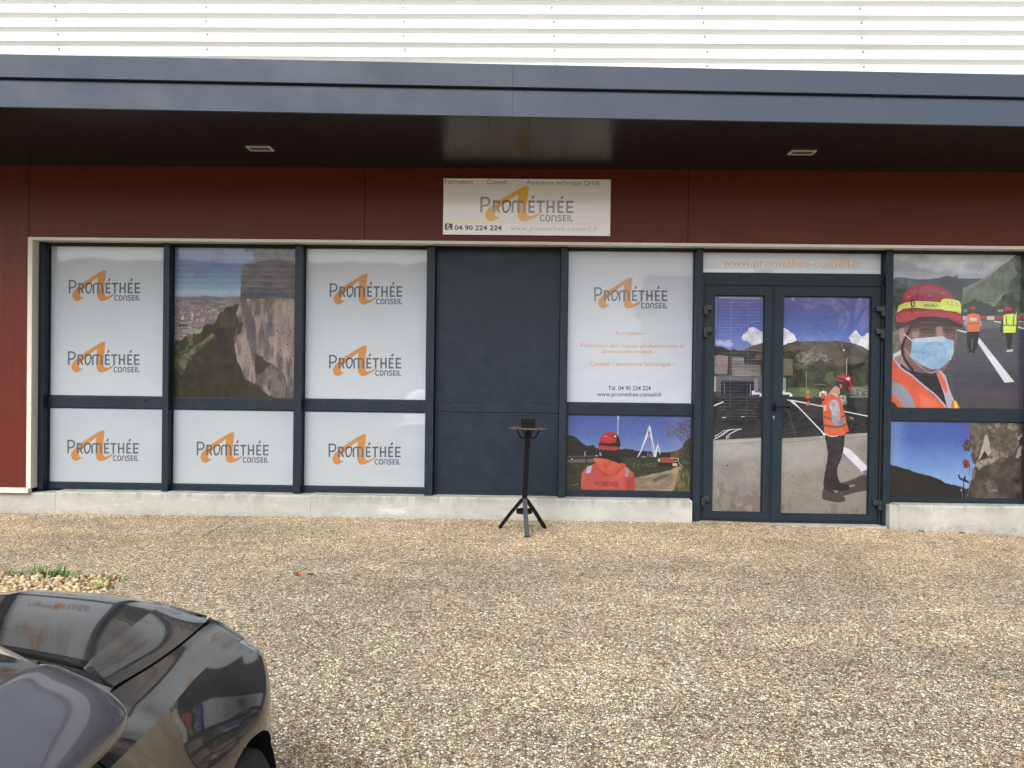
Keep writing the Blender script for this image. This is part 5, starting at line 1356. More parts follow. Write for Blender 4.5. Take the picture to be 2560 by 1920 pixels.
# ================================================================== small pedestal table
def table():
    t = empty("pedestal_table", (0.0, -.52, float(ground_z(0, -.52))))
    tag(t, "tall thin black tripod table with a rusty round top, before the blank dark panel", "table")
    def L(p): return (p[0] - 0.0, p[1] + .52, p[2] - t.location.z)
    def mesh(name, bm, mat, sm=False): return obj_bm(name, bm, mat, t, smooth=sm)
    base = Vector((-.018, -.545, .30)); top = Vector((.008, -.545, .945))
    bm = bmesh.new(); bar(bm, L(base), L(top), .046, .034); mesh("post", bm, M_BLACK)
    feet = [(.008, -.746), (-.237, -.424), (.168, -.403)]
    for i, (fx_, fy_) in enumerate(feet):
        gz = float(ground_z(fx_, fy_))
        bm = bmesh.new()
        a = Vector((base.x, base.y, .325)); b = Vector((fx_, fy_, gz + .006))
        d = (b - a); d.z = 0; d.normalize()
        a = a + d * .02
        m_ = a.lerp(b, .5) + Vector((0, 0, .008))
        upn = (d.x, d.y, 0)
        vs = []
        side = Vector((-d.y, d.x, 0))
        for p in (a, m_, b):
            for s_, q_ in ((-1, -1), (1, -1), (1, 1), (-1, 1)):
                vs.append(bm.verts.new(Vector(L(p)) + side * s_ * .0195 + Vector((0, 0, 1)) * q_ * .010 + d * q_ * .006))
        for r_ in (0, 4):
            for k_ in range(4):
                n_ = (k_ + 1) % 4
                bm.faces.new((vs[r_ + k_], vs[r_ + n_], vs[r_ + 4 + n_], vs[r_ + 4 + k_]))
        bm.faces.new(vs[3::-1]); bm.faces.new(vs[8:12])
        bmesh.ops.recalc_face_normals(bm, faces=bm.faces)
        mesh("leg", bm, M_LEG if i == 0 else M_BLACK)
    # collar joining the legs
    bm = bmesh.new()
    pts = [(base.x + .068 * math.cos(a), base.y + .005 + .068 * math.sin(a), .222) for a in [2 * math.pi * k / 24 for k in range(25)]]
    n = len(pts) - 1
    ring = [[bm.verts.new(L((base.x + (r) * math.cos(2 * math.pi * k / n), base.y + r * math.sin(2 * math.pi * k / n), z))) for k in range(n)] for r, z in ((.070, .205), (.070, .240), (.062, .240), (.062, .205))]
    for a_ in range(4):
        for k in range(n): bm.faces.new((ring[a_][k], ring[a_][(k + 1) % n], ring[(a_ + 1) % 4][(k + 1) % n], ring[(a_ + 1) % 4][k]))
    bmesh.ops.recalc_face_normals(bm, faces=bm.faces)
    mesh("leg_collar", bm, M_BLACK)
    # top: thin steel disc slightly out of level
    bm = bmesh.new()
    n = 48; rr = [(0, .004), (.10, .0045), (.168, .003), (.176, 0), (.176, -.005), (.16, -.006), (0, -.006)]
    rings = []
    for r, z in rr:
        if r == 0: rings.append([bm.verts.new((0, 0, z))])
        else: rings.append([bm.verts.new((r * math.cos(2 * math.pi * k / n), r * math.sin(2 * math.pi * k / n), z + .0012 * math.sin(5 * k))) for k in range(n)])
    for A, B in zip(rings[:-1], rings[1:]):
        for k in range(n):
            kk = (k + 1) % n
            if len(A) == 1: bm.faces.new((A[0], B[k], B[kk]))
            elif len(B) == 1: bm.faces.new((A[k], B[0], A[kk]))
            else: bm.faces.new((A[k], B[k], B[kk], A[kk]))
    bmesh.ops.recalc_face_normals(bm, faces=bm.faces)
    top_o = mesh("table_top", bm, M_RUST); top_o.location = L((.006, -.545, .955)); top_o.rotation_euler = (math.radians(-1), math.radians(1.4), 0)
    # scroll brackets
    for i, a in enumerate((20, 160, 200, 340)):
        c_, s_ = math.cos(math.radians(a)), math.sin(math.radians(a))
        bm = bmesh.new()
        prof = [(.024, .885), (.040, .868), (.058, .866), (.074, .880), (.088, .905), (.098, .925), (.101, .945)]
        tube(bm, [L((.006 + r * c_, -.545 + r * s_, z)) for r, z in prof], .0052, 6)
        prof = [(.024, .900), (.040, .925), (.058, .9465)]
        tube(bm, [L((.006 + r * c_, -.545 + r * s_, z)) for r, z in prof], .0048, 6)
        mesh("scroll_bracket", bm, M_BLACK, True)
    # black pot on the top
    bm = bmesh.new()
    add_box(bm, -.056, .056, -.05, .05, 0, .082, .006)
    fs_ = [f for f in bm.faces if f.normal.z > .9 and f.calc_center_median().z > .07]
    r = bmesh.ops.inset_region(bm, faces=fs_, thickness=.006)
    bmesh.ops.translate(bm, verts=list({v for f in fs_ for v in f.verts}), vec=(0, 0, -.02))
    o = obj_bm("ashtray_box", bm, paint("matt_black_metal", (.0045, .005, .005), .6, .3, 30, .15), loc=(.007, -.560, .9605))
    o.rotation_euler = (0, 0, math.radians(6))
    tag(o, "small black open box standing on the round rusty table top", "box")
table()

# ================================================================== gravel bed, weeds, leaves
def gravel():
    r = np.random.default_rng(4)
    bm = bmesh.new(); bmesh.ops.create_icosphere(bm, subdivisions=1, radius=1.0)
    base = np.array([v.co[:] for v in bm.verts]); faces = [tuple(v.index for v in f.verts) for f in bm.faces]; bm.free()
    V = []; F = []; idx = []
    n = 0
    def edge_y(x): return -2.03 - .025 * math.sin(x * 7) - .03 * max(0, (x + 3.0)) * 4 - .02 * math.sin(x * 19)
    for k in range(6500):
        x = r.uniform(-5.6, -2.70); y = r.uniform(-3.1, -1.98)
        if y > edge_y(x) + r.uniform(-.02, .02): continue
        if x > -2.76 - .05 * r.random() + .08 * math.sin(y * 4): continue
        s_ = r.uniform(.009, .019) * (1.25 if r.random() < .2 else 1)
        sc = np.array([s_ * r.uniform(.8, 1.35), s_ * r.uniform(.8, 1.3), s_ * r.uniform(.55, .9)])
        a = r.uniform(0, 6.28); c, s = math.cos(a), math.sin(a)
        P_ = base * sc * (1 + r.uniform(-.13, .13, (len(base), 1)))
        t_ = r.uniform(-.5, .5); P_ = np.stack([P_[:, 0] * c - P_[:, 1] * s, P_[:, 0] * s + P_[:, 1] * c, P_[:, 2] + P_[:, 0] * t_ * .3], 1)
        P_ += (x, y, float(ground_z(x, y)) + s_ * r.uniform(.1, 1.1))
        V.append(P_); F += [tuple(i + n for i in f) for f in faces]; n += len(base); idx += [int(r.integers(6))] * len(faces)
    V = np.concatenate(V)
    me = bpy.data.meshes.new("gravel_bed"); me.from_pydata(V.tolist(), [], F)
    cols = [(.40, .29, .15), (.48, .38, .24), (.34, .22, .12), (.50, .43, .32), (.26, .19, .12), (.45, .32, .17)]
    for i, c in enumerate(cols):
        me.materials.append(paint("gravel_stone", c, .75, .2, 40, .3, dirt=.2))
    me.polygons.foreach_set("material_index", idx); me.polygons.foreach_set("use_smooth", [True] * len(idx))
    o = bpy.data.objects.new("gravel_bed", me); COL.objects.link(o)
    tag(o, "loose yellow gravel at the edge of the paving behind the black car", kind="stuff")
gravel()

def mat_leaf(name, col, col2, scale=30):
    m, nt, b = new_mat(name)
    c = ramp(nt, noise(nt, coords(nt), scale, 4), [(0.35, col), (0.65, col2)])
    nt.links.new(c, b.inputs["Base Color"]); b.inputs["Roughness"].default_value = .55
    return m
M_WEED = mat_leaf("weed_green", (.055, .13, .025), (.15, .25, .055))
M_WEED2 = mat_leaf("weed_yellow_green", (.14, .22, .045), (.26, .33, .09))
M_DEAD = mat_leaf("dead_leaf_brown", (.22, .085, .035), (.36, .16, .07), 60)
M_DEAD2 = mat_leaf("dead_leaf_dark", (.05, .028, .018), (.09, .05, .03), 60)

def weed(x, y, n, h, spread, mat, label, seed, cat="weed"):
    r = random.Random(seed); bm = bmesh.new()
    for k in range(n):
        a = r.uniform(0, 6.28); d = r.uniform(0, 1) ** .6 * spread
        bx, by = d * math.cos(a) * 1.6, d * math.sin(a) * .7
        lean = r.uniform(.25, .9); aa = a + r.uniform(-.7, .7); hh = h * r.uniform(.45, 1.1); w = r.uniform(.004, .009)
        pts = []
        for t in (0, .35, .7, 1):
            rad = lean * hh * t ** 1.6
            pts.append(Vector((bx + rad * math.cos(aa), by + rad * math.sin(aa), hh * (t - .25 * lean * t * t))))
        side = Vector((-math.sin(aa), math.cos(aa), .2)) * w
        prev = None
        for p, f in zip(pts, (.6, 1, .75, 0)):
            cur = (bm.verts.new(p - side * f), bm.verts.new(p + side * f)) if f > 0 else (bm.verts.new(p),)
            if prev: bm.faces.new(tuple(prev) + tuple(reversed(cur)))
            prev = cur
        if r.random() < .45:            # little broad leaves
            q = pts[r.randrange(1, 4)]
            u = Vector((math.cos(aa + 1), math.sin(aa + 1), .3)) * h * .22; v = Vector((-math.sin(aa + 1), math.cos(aa + 1), .1)) * h * .10
            vs = [bm.verts.new(q), bm.verts.new(q + u * .5 + v), bm.verts.new(q + u), bm.verts.new(q + u * .5 - v)]
            bm.faces.new(vs)
    o = obj_bm("weed_clump", bm, mat, loc=(x, y, float(ground_z(x, y))))
    tag(o, label, cat, "weeds along the gravel edge")
weed(-3.60, -2.03, 16, .055, .05, M_WEED, "leftmost small green weed at the gravel edge", 1)
weed(-3.38, -2.03, 38, .095, .10, M_WEED, "largest green weed clump with upright grass blades at the gravel edge", 2)
weed(-3.20, -2.07, 24, .075, .07, M_WEED, "green weed clump touching the right side of the largest one", 3)
weed(-2.92, -2.09, 26, .05, .10, M_WEED, "low flat green weed near the right end of the gravel edge", 4)
weed(-2.86, -2.27, 28, .055, .06, M_WEED2, "yellow green weed standing in the gravel just behind the car bonnet", 5)
weed(-3.06, -2.16, 14, .04, .06, M_WEED2, "thin pale weed in the gravel between the large clump and the low flat one", 6)

def leaf_obj(x, y, s_, rz, mat, label, curl=.4, seed=0):
    r = random.Random(seed)
    out = [(0, -1.1), (.28, -.75), (.62, -.62), (.50, -.25), (.85, .05), (.45, .25), (.42, .7), (.15, .6), (0, 1.15), (-.18, .62), (-.5, .65), (-.42, .22), (-.8, 0), (-.48, -.28), (-.55, -.68), (-.24, -.72)]
    bm = bmesh.new()
    c0 = bm.verts.new((0, -.2, .12)); c1 = bm.verts.new((0, .35, .18))
    vs = [bm.verts.new((a, b, curl * (a * a) * (1 if a > 0 else 1.6) + .12 * r.random())) for a, b in out]
    n = len(vs)
    for k in range(n):
        kk = (k + 1) % n
        c = c0 if (vs[k].co.y + vs[kk].co.y) / 2 < .1 else c1
        bm.faces.new((c, vs[k], vs[kk]))
    bm.faces.new((c0, c1, vs[5])) ; bm.faces.new((c1, c0, vs[11]))
    tube(bm, [(0, -1.0, .05), (.05, -1.4, .1), (.15, -1.7, .05)], .04, 5)
    for v in bm.verts: v.co *= s_
    o = obj_bm("fallen_leaf", bm, mat, loc=(x, y, float(ground_z(x, y)) + .003)); o.rotation_euler = (math.radians(12), math.radians(-8), rz)
    tag(o, label, "leaf")
leaf_obj(-1.62, -1.92, .048, 1.2, M_DEAD, "curled orange brown leaf lying on the paving above the car bonnet", .9, 1)
leaf_obj(-1.54, -1.905, .034, 1.75, M_DEAD2, "dark brown leaf touching the curled orange brown one", .5, 2)
leaf_obj(-3.567, -.16, .032, 1.5, M_DEAD, "small brown leaf on the paving below the leftmost white films", .5, 3)
leaf_obj(3.674, -.105, .034, 1.4, M_DEAD2, "dark leaf against the plinth just right of the door", .6, 4)
leaf_obj(4.05, -.10, .030, 1.8, M_DEAD2, "dark leaf against the plinth under the climbers poster", .5, 5)
# ================================================================== parked car (nose towards the shopfront, mirror folded)
def mat_carpaint():
    m, nt, b = new_mat("black_car_paint")
    v = coords(nt)
    d = noise(nt, v, 7, 6, 0.65, .5); sp = noise(nt, v, 160, 2)
    dust = ramp(nt, d, [(0.35, grey(.10)), (0.75, grey(.55))])
    speck = ramp(nt, sp, [(0.64, grey(0)), (0.72, grey(.8))])
    c = mixc(nt, dust, (0.004, 0.004, 0.005), (0.030, 0.028, 0.026))
    c = mixc(nt, mixc(nt, 1.0, speck, dust, 'MULTIPLY'), c, (0.16, 0.14, 0.12))
    nt.links.new(c, b.inputs["Base Color"])
    b.inputs["Roughness"].default_value = .45
    b.inputs["Specular IOR Level"].default_value = .25
    b.inputs["Coat Weight"].default_value = 1.0
    b.inputs["Coat IOR"].default_value = 1.52
    cr = ramp(nt, d, [(0.3, grey(.02)), (0.8, grey(.085))])
    nt.links.new(cr, b.inputs["Coat Roughness"])
    return m
M_CAR = mat_carpaint()
M_CARGLASS = paint("tinted_car_glass", (.006, .007, .008), .03, .05, 1, .6, coat=1.0)
M_PLASTIC = paint("black_car_plastic", (.012, .012, .013), .5, .15, 20, .4, dirt=.15)
M_TYRE = paint("tyre_rubber", (.018, .018, .018), .8, .2, 30, .3, dirt=.3)
M_RIM = paint("alloy_rim", (.35, .35, .36), .3, .1, 10, .5, metal=.8)
M_LAMP = paint("headlight_glass", (.10, .11, .12), .06, .2, 12, .6, coat=1.0)
M_AMBER = paint("red_tail_lamp", (.25, .01, .01), .1, .1, 8, .6, coat=1.0)

CX, CY = -1.58, -5.44
car = empty("parked_car", (CX, CY, float(ground_z(CX, CY)) + .004))
car.rotation_euler = (math.atan(.047), 0, 0)
tag(car, "black car parked nose towards the shopfront at the left, its side mirror folded in", "car")

def cr_eval(P, t):
    """Catmull-Rom through P (n,3) at parameters t (array, 0..n-1)"""
    P = np.asarray(P, float); n = len(P)
    i = np.clip(np.floor(t).astype(int), 0, n - 2); f = (t - i)[..., None]
    ext = np.vstack([2 * P[0] - P[1], P, 2 * P[-1] - P[-2]])
    p0, p1, p2, p3 = ext[i], ext[i + 1], ext[i + 2], ext[i + 3]
    return .5 * (2 * p1 + (p2 - p0) * f + (2 * p0 - 5 * p1 + 4 * p2 - p3) * f ** 2 + (3 * p1 - p0 - 3 * p2 + p3) * f ** 3)

side = [(0, -3.08), (.55, -3.03), (.78, -2.90), (.845, -2.6), (.86, -2.0), (.86, -1.2), (.86, -.6), (.86, -.30), (.865, 0), (.855, .20), (.785, .42), (.70, .56), (.53, .655), (.29, .71), (0, .73)]
def off(d, z): 
    out = []
    for k, (x, y) in enumerate(side):
        a = np.array(side[max(k - 1, 0)]); b_ = np.array(side[min(k + 1, len(side) - 1)])
        t = (b_ - a) / np.linalg.norm(b_ - a); nrm = np.array([t[1], -t[0]])
        p = np.array((x, y)) - nrm * d
        if x == 0: p[0] = 0
        out.append((p[0], p[1], z))
    return out
v4 = [(0, -3.03, .96), (.5, -2.99, .96), (.73, -2.87, .96), (.80, -2.6, .955), (.83, -2.0, .945), (.84, -1.2, .925), (.826, -.6, .898), (.785, -.30, .852), (.726, 0, .800), (.695, .20, .765), (.668, .42, .728),
      (.644, .57, .700), (.50, .635, .722), (.28, .685, .742), (0, .705, .752)]
v6 = [(0, -2.96, 1.0), (.44, -2.92, 1.0), (.65, -2.80, 1.0), (.73, -2.6, .998), (.765, -2.0, .985), (.772, -1.2, .965), (.755, -.6, .938), (.662, -.30, .893), (.624, 0, .838), (.600, .20, .806), (.566, .42, .772),
      (.530, .60, .742), (.44, .635, .757), (.26, .662, .785), (0, .675, .800)]
def mid(a, b_, f, up):
    return [tuple(np.array(p) * (1 - f) + np.array(q) * f + np.array((0, 0, up))) for p, q in zip(a, b_)]
LOW = [off(.075, .19), off(.022, .30), off(.003, .46), off(0, .58), off(.012, .665), mid(off(.012, .665), v4, .62, .004), v4]
UP = [v4, mid(v4, v6, .5, .004), v6]
LOW = np.array(LOW); UP = np.array(UP)

def surf(G, s, v):
    """G: (nv, ns, 3) control lines; s over stations, v over lines"""
    S = np.stack([cr_eval(G[k], s) for k in range(len(G))], 0)        # nv, n, 3
    out = np.zeros((len(v), len(s), 3))
    for k in range(len(s)): out[:, k] = cr_eval(S[:, k], v)
    return out

def patch_mesh(name, grids, mat, mirror=False, both=False, arch=None, flange=.016, parent=None, smooth=True):
    """grids: list of (nv,ns,3) arrays, outward normal given by winding; flange turned inwards round the rim"""
    V = []; F = []; n0 = 0
    sgns = (1, -1) if both else ((-1,) if mirror else (1,))
    for sg in sgns:
        for G in grids:
            nv, ns = G.shape[:2]
            P = G.reshape(-1, 3).copy()
            du = np.gradient(G, axis=1); dv = np.gradient(G, axis=0); nr = np.cross(du, dv).reshape(-1, 3)
            nr /= np.maximum(1e-9, np.linalg.norm(nr, axis=1))[:, None]
            if (nr * (P - np.array((0, -1.2, .5)))).sum() < 0: nr = -nr
            keep = np.ones((nv - 1, ns - 1), bool)
            if arch:
                for (ay, az, ar) in arch:
                    d = np.hypot(P[:, 1] - ay, P[:, 2] - az)
                    ins = (d < ar).reshape(nv, ns)
                    keep &= ~(ins[:-1, :-1] & ins[1:, :-1] & ins[:-1, 1:] & ins[1:, 1:])
                    m = (d < ar) & (np.abs(P[:, 0]) > .5)
                    k = ar / np.maximum(d[m], 1e-6)
                    P[m, 1] = ay + (P[m, 1] - ay) * k; P[m, 2] = az + (P[m, 2] - az) * k
            nrm = nr
            if sg < 0: P = P * (-1, 1, 1); nrm = nrm * (-1, 1, 1)
            quads = []
            for i in range(nv - 1):
                for j in range(ns - 1):
                    if keep[i, j]:
                        a = i * ns + j; quads.append((a, a + 1, a + ns + 1, a + ns))
            # orient
            q = quads[len(quads) // 2]; fn = np.cross(P[q[1]] - P[q[0]], P[q[3]] - P[q[0]])
            if (fn * nrm[q[0]]).sum() < 0: quads = [t[::-1] for t in quads]
            V += P.tolist(); F += [tuple(x + n0 for x in t) for t in quads]
            # flange along boundary edges
            ec = {}
            for t in quads:
                for a, b_ in zip(t, t[1:] + t[:1]): ec[(a, b_)] = 1
            bd = [(a, b_) for (a, b_) in ec if (b_, a) not in ec]
            base = n0 + len(P); idx = {}
            for a, b_ in bd:
                for c in (a, b_):
                    if c not in idx:
                        idx[c] = base + len(idx) * 2
                        p = P[c]
                        V.append(tuple(p)); V.append(tuple(p - nrm[c] * flange))
                F.append((idx[b_], idx[a], idx[a] + 1, idx[b_] + 1))
            n0 = len(V)
    return obj_py(name, V, F, mat, parent or car, smooth=smooth)

AR = [(0.0, .31, .322), (-2.45, .31, .322)]
def lin(a, b_, n): return np.linspace(a, b_, n)
def low(s0, s1, v0, v1, n=60, m=40): return surf(LOW, lin(s0, s1, n), lin(v0, v1, m))
def upp(s0, s1, v0, v1, n=60, m=10): return surf(UP, lin(s0, s1, n), lin(v0, v1, m))
g = .006
for sd in (False, True):
    patch_mesh("front_fender", [low(6.02, 10.3, .02, 6, 140, 110), upp(6.02, 10.95, 0, 2, 90, 12)], M_CAR, sd, arch=AR)
    patch_mesh("front_door", [low(4.75, 6.0, .3, 6, 40, 40), upp(4.75, 6.0, 0, 2, 40)], M_CAR, sd)
    patch_mesh("rear_door", [low(3.85, 4.735, .3, 6, 60, 60), upp(3.85, 4.735, 0, 2, 30)], M_CAR, sd, arch=AR)
    patch_mesh("rear_quarter", [low(1.2, 3.835, .02, 6, 110, 80), upp(1.2, 3.835, 0, 2, 60)], M_CAR, sd, arch=AR)
    patch_mesh("headlight", [low(10.315, 12.4, 4.45, 5.9, 30, 16)], M_LAMP, sd)
    patch_mesh("tail_lamp", [low(.9, 1.185, 4.3, 5.9, 12, 12)], M_AMBER, sd)
    # folded-in wheel housings
    for (ay, az, ar) in AR:
        sg = -1 if sd else 1
        V = []; F = []; n = 28
        for k in range(n + 1):
            a = math.pi * (k / n) * 1.24 - .37
            for x in (.842, .50): V.append((sg * x, ay + (ar - .004) * math.cos(a), az + (ar - .004) * math.sin(a)))
        for k in range(n): F.append((2 * k, 2 * k + 2, 2 * k + 3, 2 * k + 1))
        V.append((sg * .5, ay, az)); c = len(V) - 1
        for k in range(n): F.append((2 * k + 1, 2 * k + 3, c))
        obj_py("wheel_housing", V, F, M_PLASTIC, car)
        # wheel
        wh = empty("wheel", (sg * .745, ay, .295), parent=car)
        bm = bmesh.new(); n = 40
        prof = [(.20, -.10), (.27, -.105), (.289, -.09), (.295, -.05), (.296, 0), (.295, .05), (.289, .09), (.27, .105), (.20, .10)]
        R = [[bm.verts.new((x, r_ * math.cos(2 * math.pi * k / n), r_ * math.sin(2 * math.pi * k / n))) for k in range(n)] for r_, x in prof]
        for A_, B_ in zip(R[:-1], R[1:]):
            for k in range(n): bm.faces.new((A_[k], A_[(k + 1) % n], B_[(k + 1) % n], B_[k]))
        obj_bm("tyre", bm, M_TYRE, wh, smooth=True)
        bm = bmesh.new()
        prof = [(.202, -.09), (.205, .085), (.19, .092), (.18, .05), (.175, -.08)]
        R = [[bm.verts.new((sg * x, r_ * math.cos(2 * math.pi * k / n), r_ * math.sin(2 * math.pi * k / n))) for k in range(n)] for r_, x in prof]
        for A_, B_ in zip(R[:-1], R[1:]):
            for k in range(n): bm.faces.new((A_[k], A_[(k + 1) % n], B_[(k + 1) % n], B_[k]))
        for k in range(5):
            a = 2 * math.pi * k / 5 + .3
            bar(bm, (sg * .075, .03 * math.cos(a), .03 * math.sin(a)), (sg * .06, .19 * math.cos(a), .19 * math.sin(a)), .05, .02, (1, 0, 0))
        tube(bm, [(sg * .03, 0, 0), (sg * .088, 0, 0)], .045, 16)
        obj_bm("rim", bm, M_RIM, wh)
patch_mesh("front_bumper", [low(10.315, 14, .02, 4.43, 50, 30), low(12.42, 14, 4.45, 6, 24, 12)], M_CAR, both=True)
patch_mesh("rear_bumper", [low(0, 1.185, .02, 4.28, 30, 30)], M_CAR, both=True)
patch_mesh("tailgate", [low(0, .885, 4.3, 6, 20, 16), upp(0, 1.185, 0, 2, 24)], M_CAR, both=True)
patch_mesh("bonnet_front_lip", [upp(10.97, 14, 0, 1.9, 40, 8)], M_CAR, both=True)

# bonnet
gap = np.array([(.640, -.225, .884), (.618, 0, .842), (.594, .20, .810), (.560, .42, .776), (.524, .59, .747)])
crs = np.array([(.548, -.165, .916), (.505, .03, .890), (.462, .24, .862), (.408, .46, .823), (.358, .632, .781)])
cen = np.array([(0, -.115, .958), (0, .08, .938), (0, .28, .908), (0, .48, .868), (0, .664, .806)])
n = 60
t = lin(0, 4, n)
Lg, Lc, Lm = cr_eval(gap, t), cr_eval(crs, t), cr_eval(cen, t)
A_ = np.stack([Lg * (1 - f) + Lc * f + np.array((0, 0, -.007 * 4 * f * (1 - f))) for f in lin(0, 1, 12)])
B_ = []
for f in lin(0, 1, 20):
    p = Lc * (1 - f) + Lm * f
    p = p + np.stack([np.zeros(n), (0.030 * f * (1 - f)) * np.ones(n), (.016 * (1 - (1 - f) ** 2) * (1 - f)) * np.ones(n)], 1)
    B_.append(p)
B_ = np.stack(B_)
patch_mesh("bonnet", [A_, B_], M_CAR, both=True, flange=.02)
# cowl, windscreen, pillars, roof, windows
wsb = np.array([(.655, -.335, .900), (.50, -.262, .936), (.25, -.225, .958), (0, -.212, .966)])
wst = np.array([(.515, -1.02, 1.375), (.40, -.965, 1.400), (.2, -.93, 1.415), (0, -.92, 1.42)])
hr = np.array([(.645, -.245, .872), (.55, -.185, .900), (.28, -.150, .930), (0, -.135, .940)])
tt = lin(0, 3, 30)
def loft(a, b_, m=14, bow=0.0, bn=(0, 0, 1)):
    a = cr_eval(a, tt); b_ = cr_eval(b_, tt)
    return np.stack([a * (1 - f) + b_ * f + np.array(bn) * bow * 4 * f * (1 - f) for f in lin(0, 1, m)])
patch_mesh("cowl", [loft(hr, wsb - (0, 0, .012), 6)], M_PLASTIC, both=True)
patch_mesh("windscreen", [loft(wsb, wst, 16, .03, (0, .6, .8))], M_CARGLASS, both=True)
belt = np.array([(.755, -.60, .940), (.772, -1.2, .967), (.765, -2.0, .987), (.735, -2.55, 1.0)])
rail = np.array([(.560, -1.02, 1.365), (.575, -1.40, 1.39), (.570, -2.0, 1.39), (.535, -2.55, 1.35)])
for sd in (False, True):
    patch_mesh("side_window", [loft(belt - (.01, 0, 0), rail - (.01, 0, 0), 14, .02, (1, 0, .3))], M_CARGLASS, sd)
    ap0 = np.array([(.645, -.245, .888), (.682, -.345, .900), (.724, -.475, .920), (.757, -.60, .942)]); ap1 = np.array([(.518, -1.015, 1.378), (.535, -1.02, 1.378), (.550, -1.025, 1.375), (.562, -1.03, 1.368)])
    patch_mesh("windscreen_pillar", [loft(ap0, ap1, 12, .012, (.6, .2, .6))], M_CAR, sd)
rc = np.array([(0, -.92, 1.425), (0, -1.40, 1.458), (0, -2.0, 1.455), (0, -2.6, 1.40)])
rr_ = np.array([(.565, -1.01, 1.372), (.58, -1.40, 1.397), (.575, -2.0, 1.397), (.54, -2.6, 1.352)])
a = cr_eval(rr_, tt); c = cr_eval(rc, tt)
patch_mesh("roof", [np.stack([a * (1 - f) + c * f + np.array((0, 0, .02)) * math.sin(math.pi * f) for f in lin(0, 1, 14)])], M_CAR, both=True)
rb = np.array([(.54, -2.6, 1.345), (.40, -2.63, 1.37), (.2, -2.64, 1.385), (0, -2.64, 1.39)]); rl = np.array([(.65, -2.82, 1.0), (.44, -2.92, 1.0), (.22, -2.95, 1.0), (0, -2.96, 1.0)])
patch_mesh("rear_window", [loft(rb, rl, 10, .02, (0, -1, .4))], M_CARGLASS, both=True)
qp0 = np.array([(.735, -2.55, 1.0), (.70, -2.68, 1.0), (.67, -2.78, 1.0), (.65, -2.82, 1.0)]); qp1 = np.array([(.535, -2.55, 1.35), (.537, -2.57, 1.35), (.538, -2.59, 1.347), (.54, -2.6, 1.345)])
for sd in (False, True): patch_mesh("rear_pillar", [loft(qp0, qp1, 10, .01, (.5, -.5, .3))], M_CAR, sd)
# floor pan keeps daylight out
bm = bmesh.new(); add_box(bm, -.70, .70, -2.9, .45, .17, .21)
obj_bm("floor_pan", bm, M_PLASTIC, car)
bm = bmesh.new(); add_box(bm, -.49, .49, -2.9, .55, .2105, .70)
obj_bm("inner_body", bm, M_PLASTIC, car)
# wiper
bm = bmesh.new(); tube(bm, [(.50, -.28, .955), (.20, -.235, .982), (-.10, -.23, .990)], .008, 6); obj_bm("wiper", bm, M_PLASTIC, car)

# side mirrors, folded back along the windows
def mirror(sg):
    o = empty("side_mirror", (0, 0, 0), parent=car)
    sec = catmull([(.737, 1.112), (.790, 1.100), (.850, 1.072), (.893, 1.036), (.905, 1.012), (.893, .985), (.850, .960), (.780, .948), (.740, .962), (.728, 1.03)], 5)
    cx_, cz_ = .815, 1.035
    st = [(-.728, .02), (-.731, .35), (-.737, .58), (-.748, .78), (-.765, .90), (-.79, .965), (-.83, 1.0), (-.90, 1.01), (-.98, 1.0), (-1.06, .955), (-1.11, .88), (-1.14, .74), (-1.155, .52), (-1.16, .02)]
    yy = cr_eval(np.array([(a, b_, 0) for a, b_ in st]), lin(0, len(st) - 1, 60))
    V = []; F = []; n = len(sec)
    for y, k, _ in yy:
        for x, z in sec:
            X = cx_ + (x - cx_) * k; Z = cz_ + (z - cz_) * k
            # the outer tip reaches a little further back than the inner edge
            V.append((sg * X, y + .105, Z + .016 + .03 * (-.9 - y)))
    m = len(yy)
    for i in range(m - 1):
        for j in range(n):
            q_ = (i * n + j, (i + 1) * n + j, (i + 1) * n + (j + 1) % n, i * n + (j + 1) % n)
            F.append(q_ if sg > 0 else q_[::-1])
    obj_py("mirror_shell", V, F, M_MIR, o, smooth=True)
    bm = bmesh.new(); a, b_ = sorted((sg * .716, sg * .727)); add_box(bm, a, b_, -1.0, -.69, .99, 1.10, .01)
    obj_bm("mirror_glass", bm, M_CARGLASS, o)
    bm = bmesh.new(); tube(bm, [(sg * .722, -.44, .915), (sg * .750, -.49, .955), (sg * .785, -.56, .990), (sg * .80, -.68, 1.02)], .02, 10, [.026, .021, .019, .018]); obj_bm("mirror_arm", bm, M_CAR, o, smooth=True)
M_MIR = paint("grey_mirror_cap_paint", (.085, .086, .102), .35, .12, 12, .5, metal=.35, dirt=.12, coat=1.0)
mirror(1); mirror(-1)
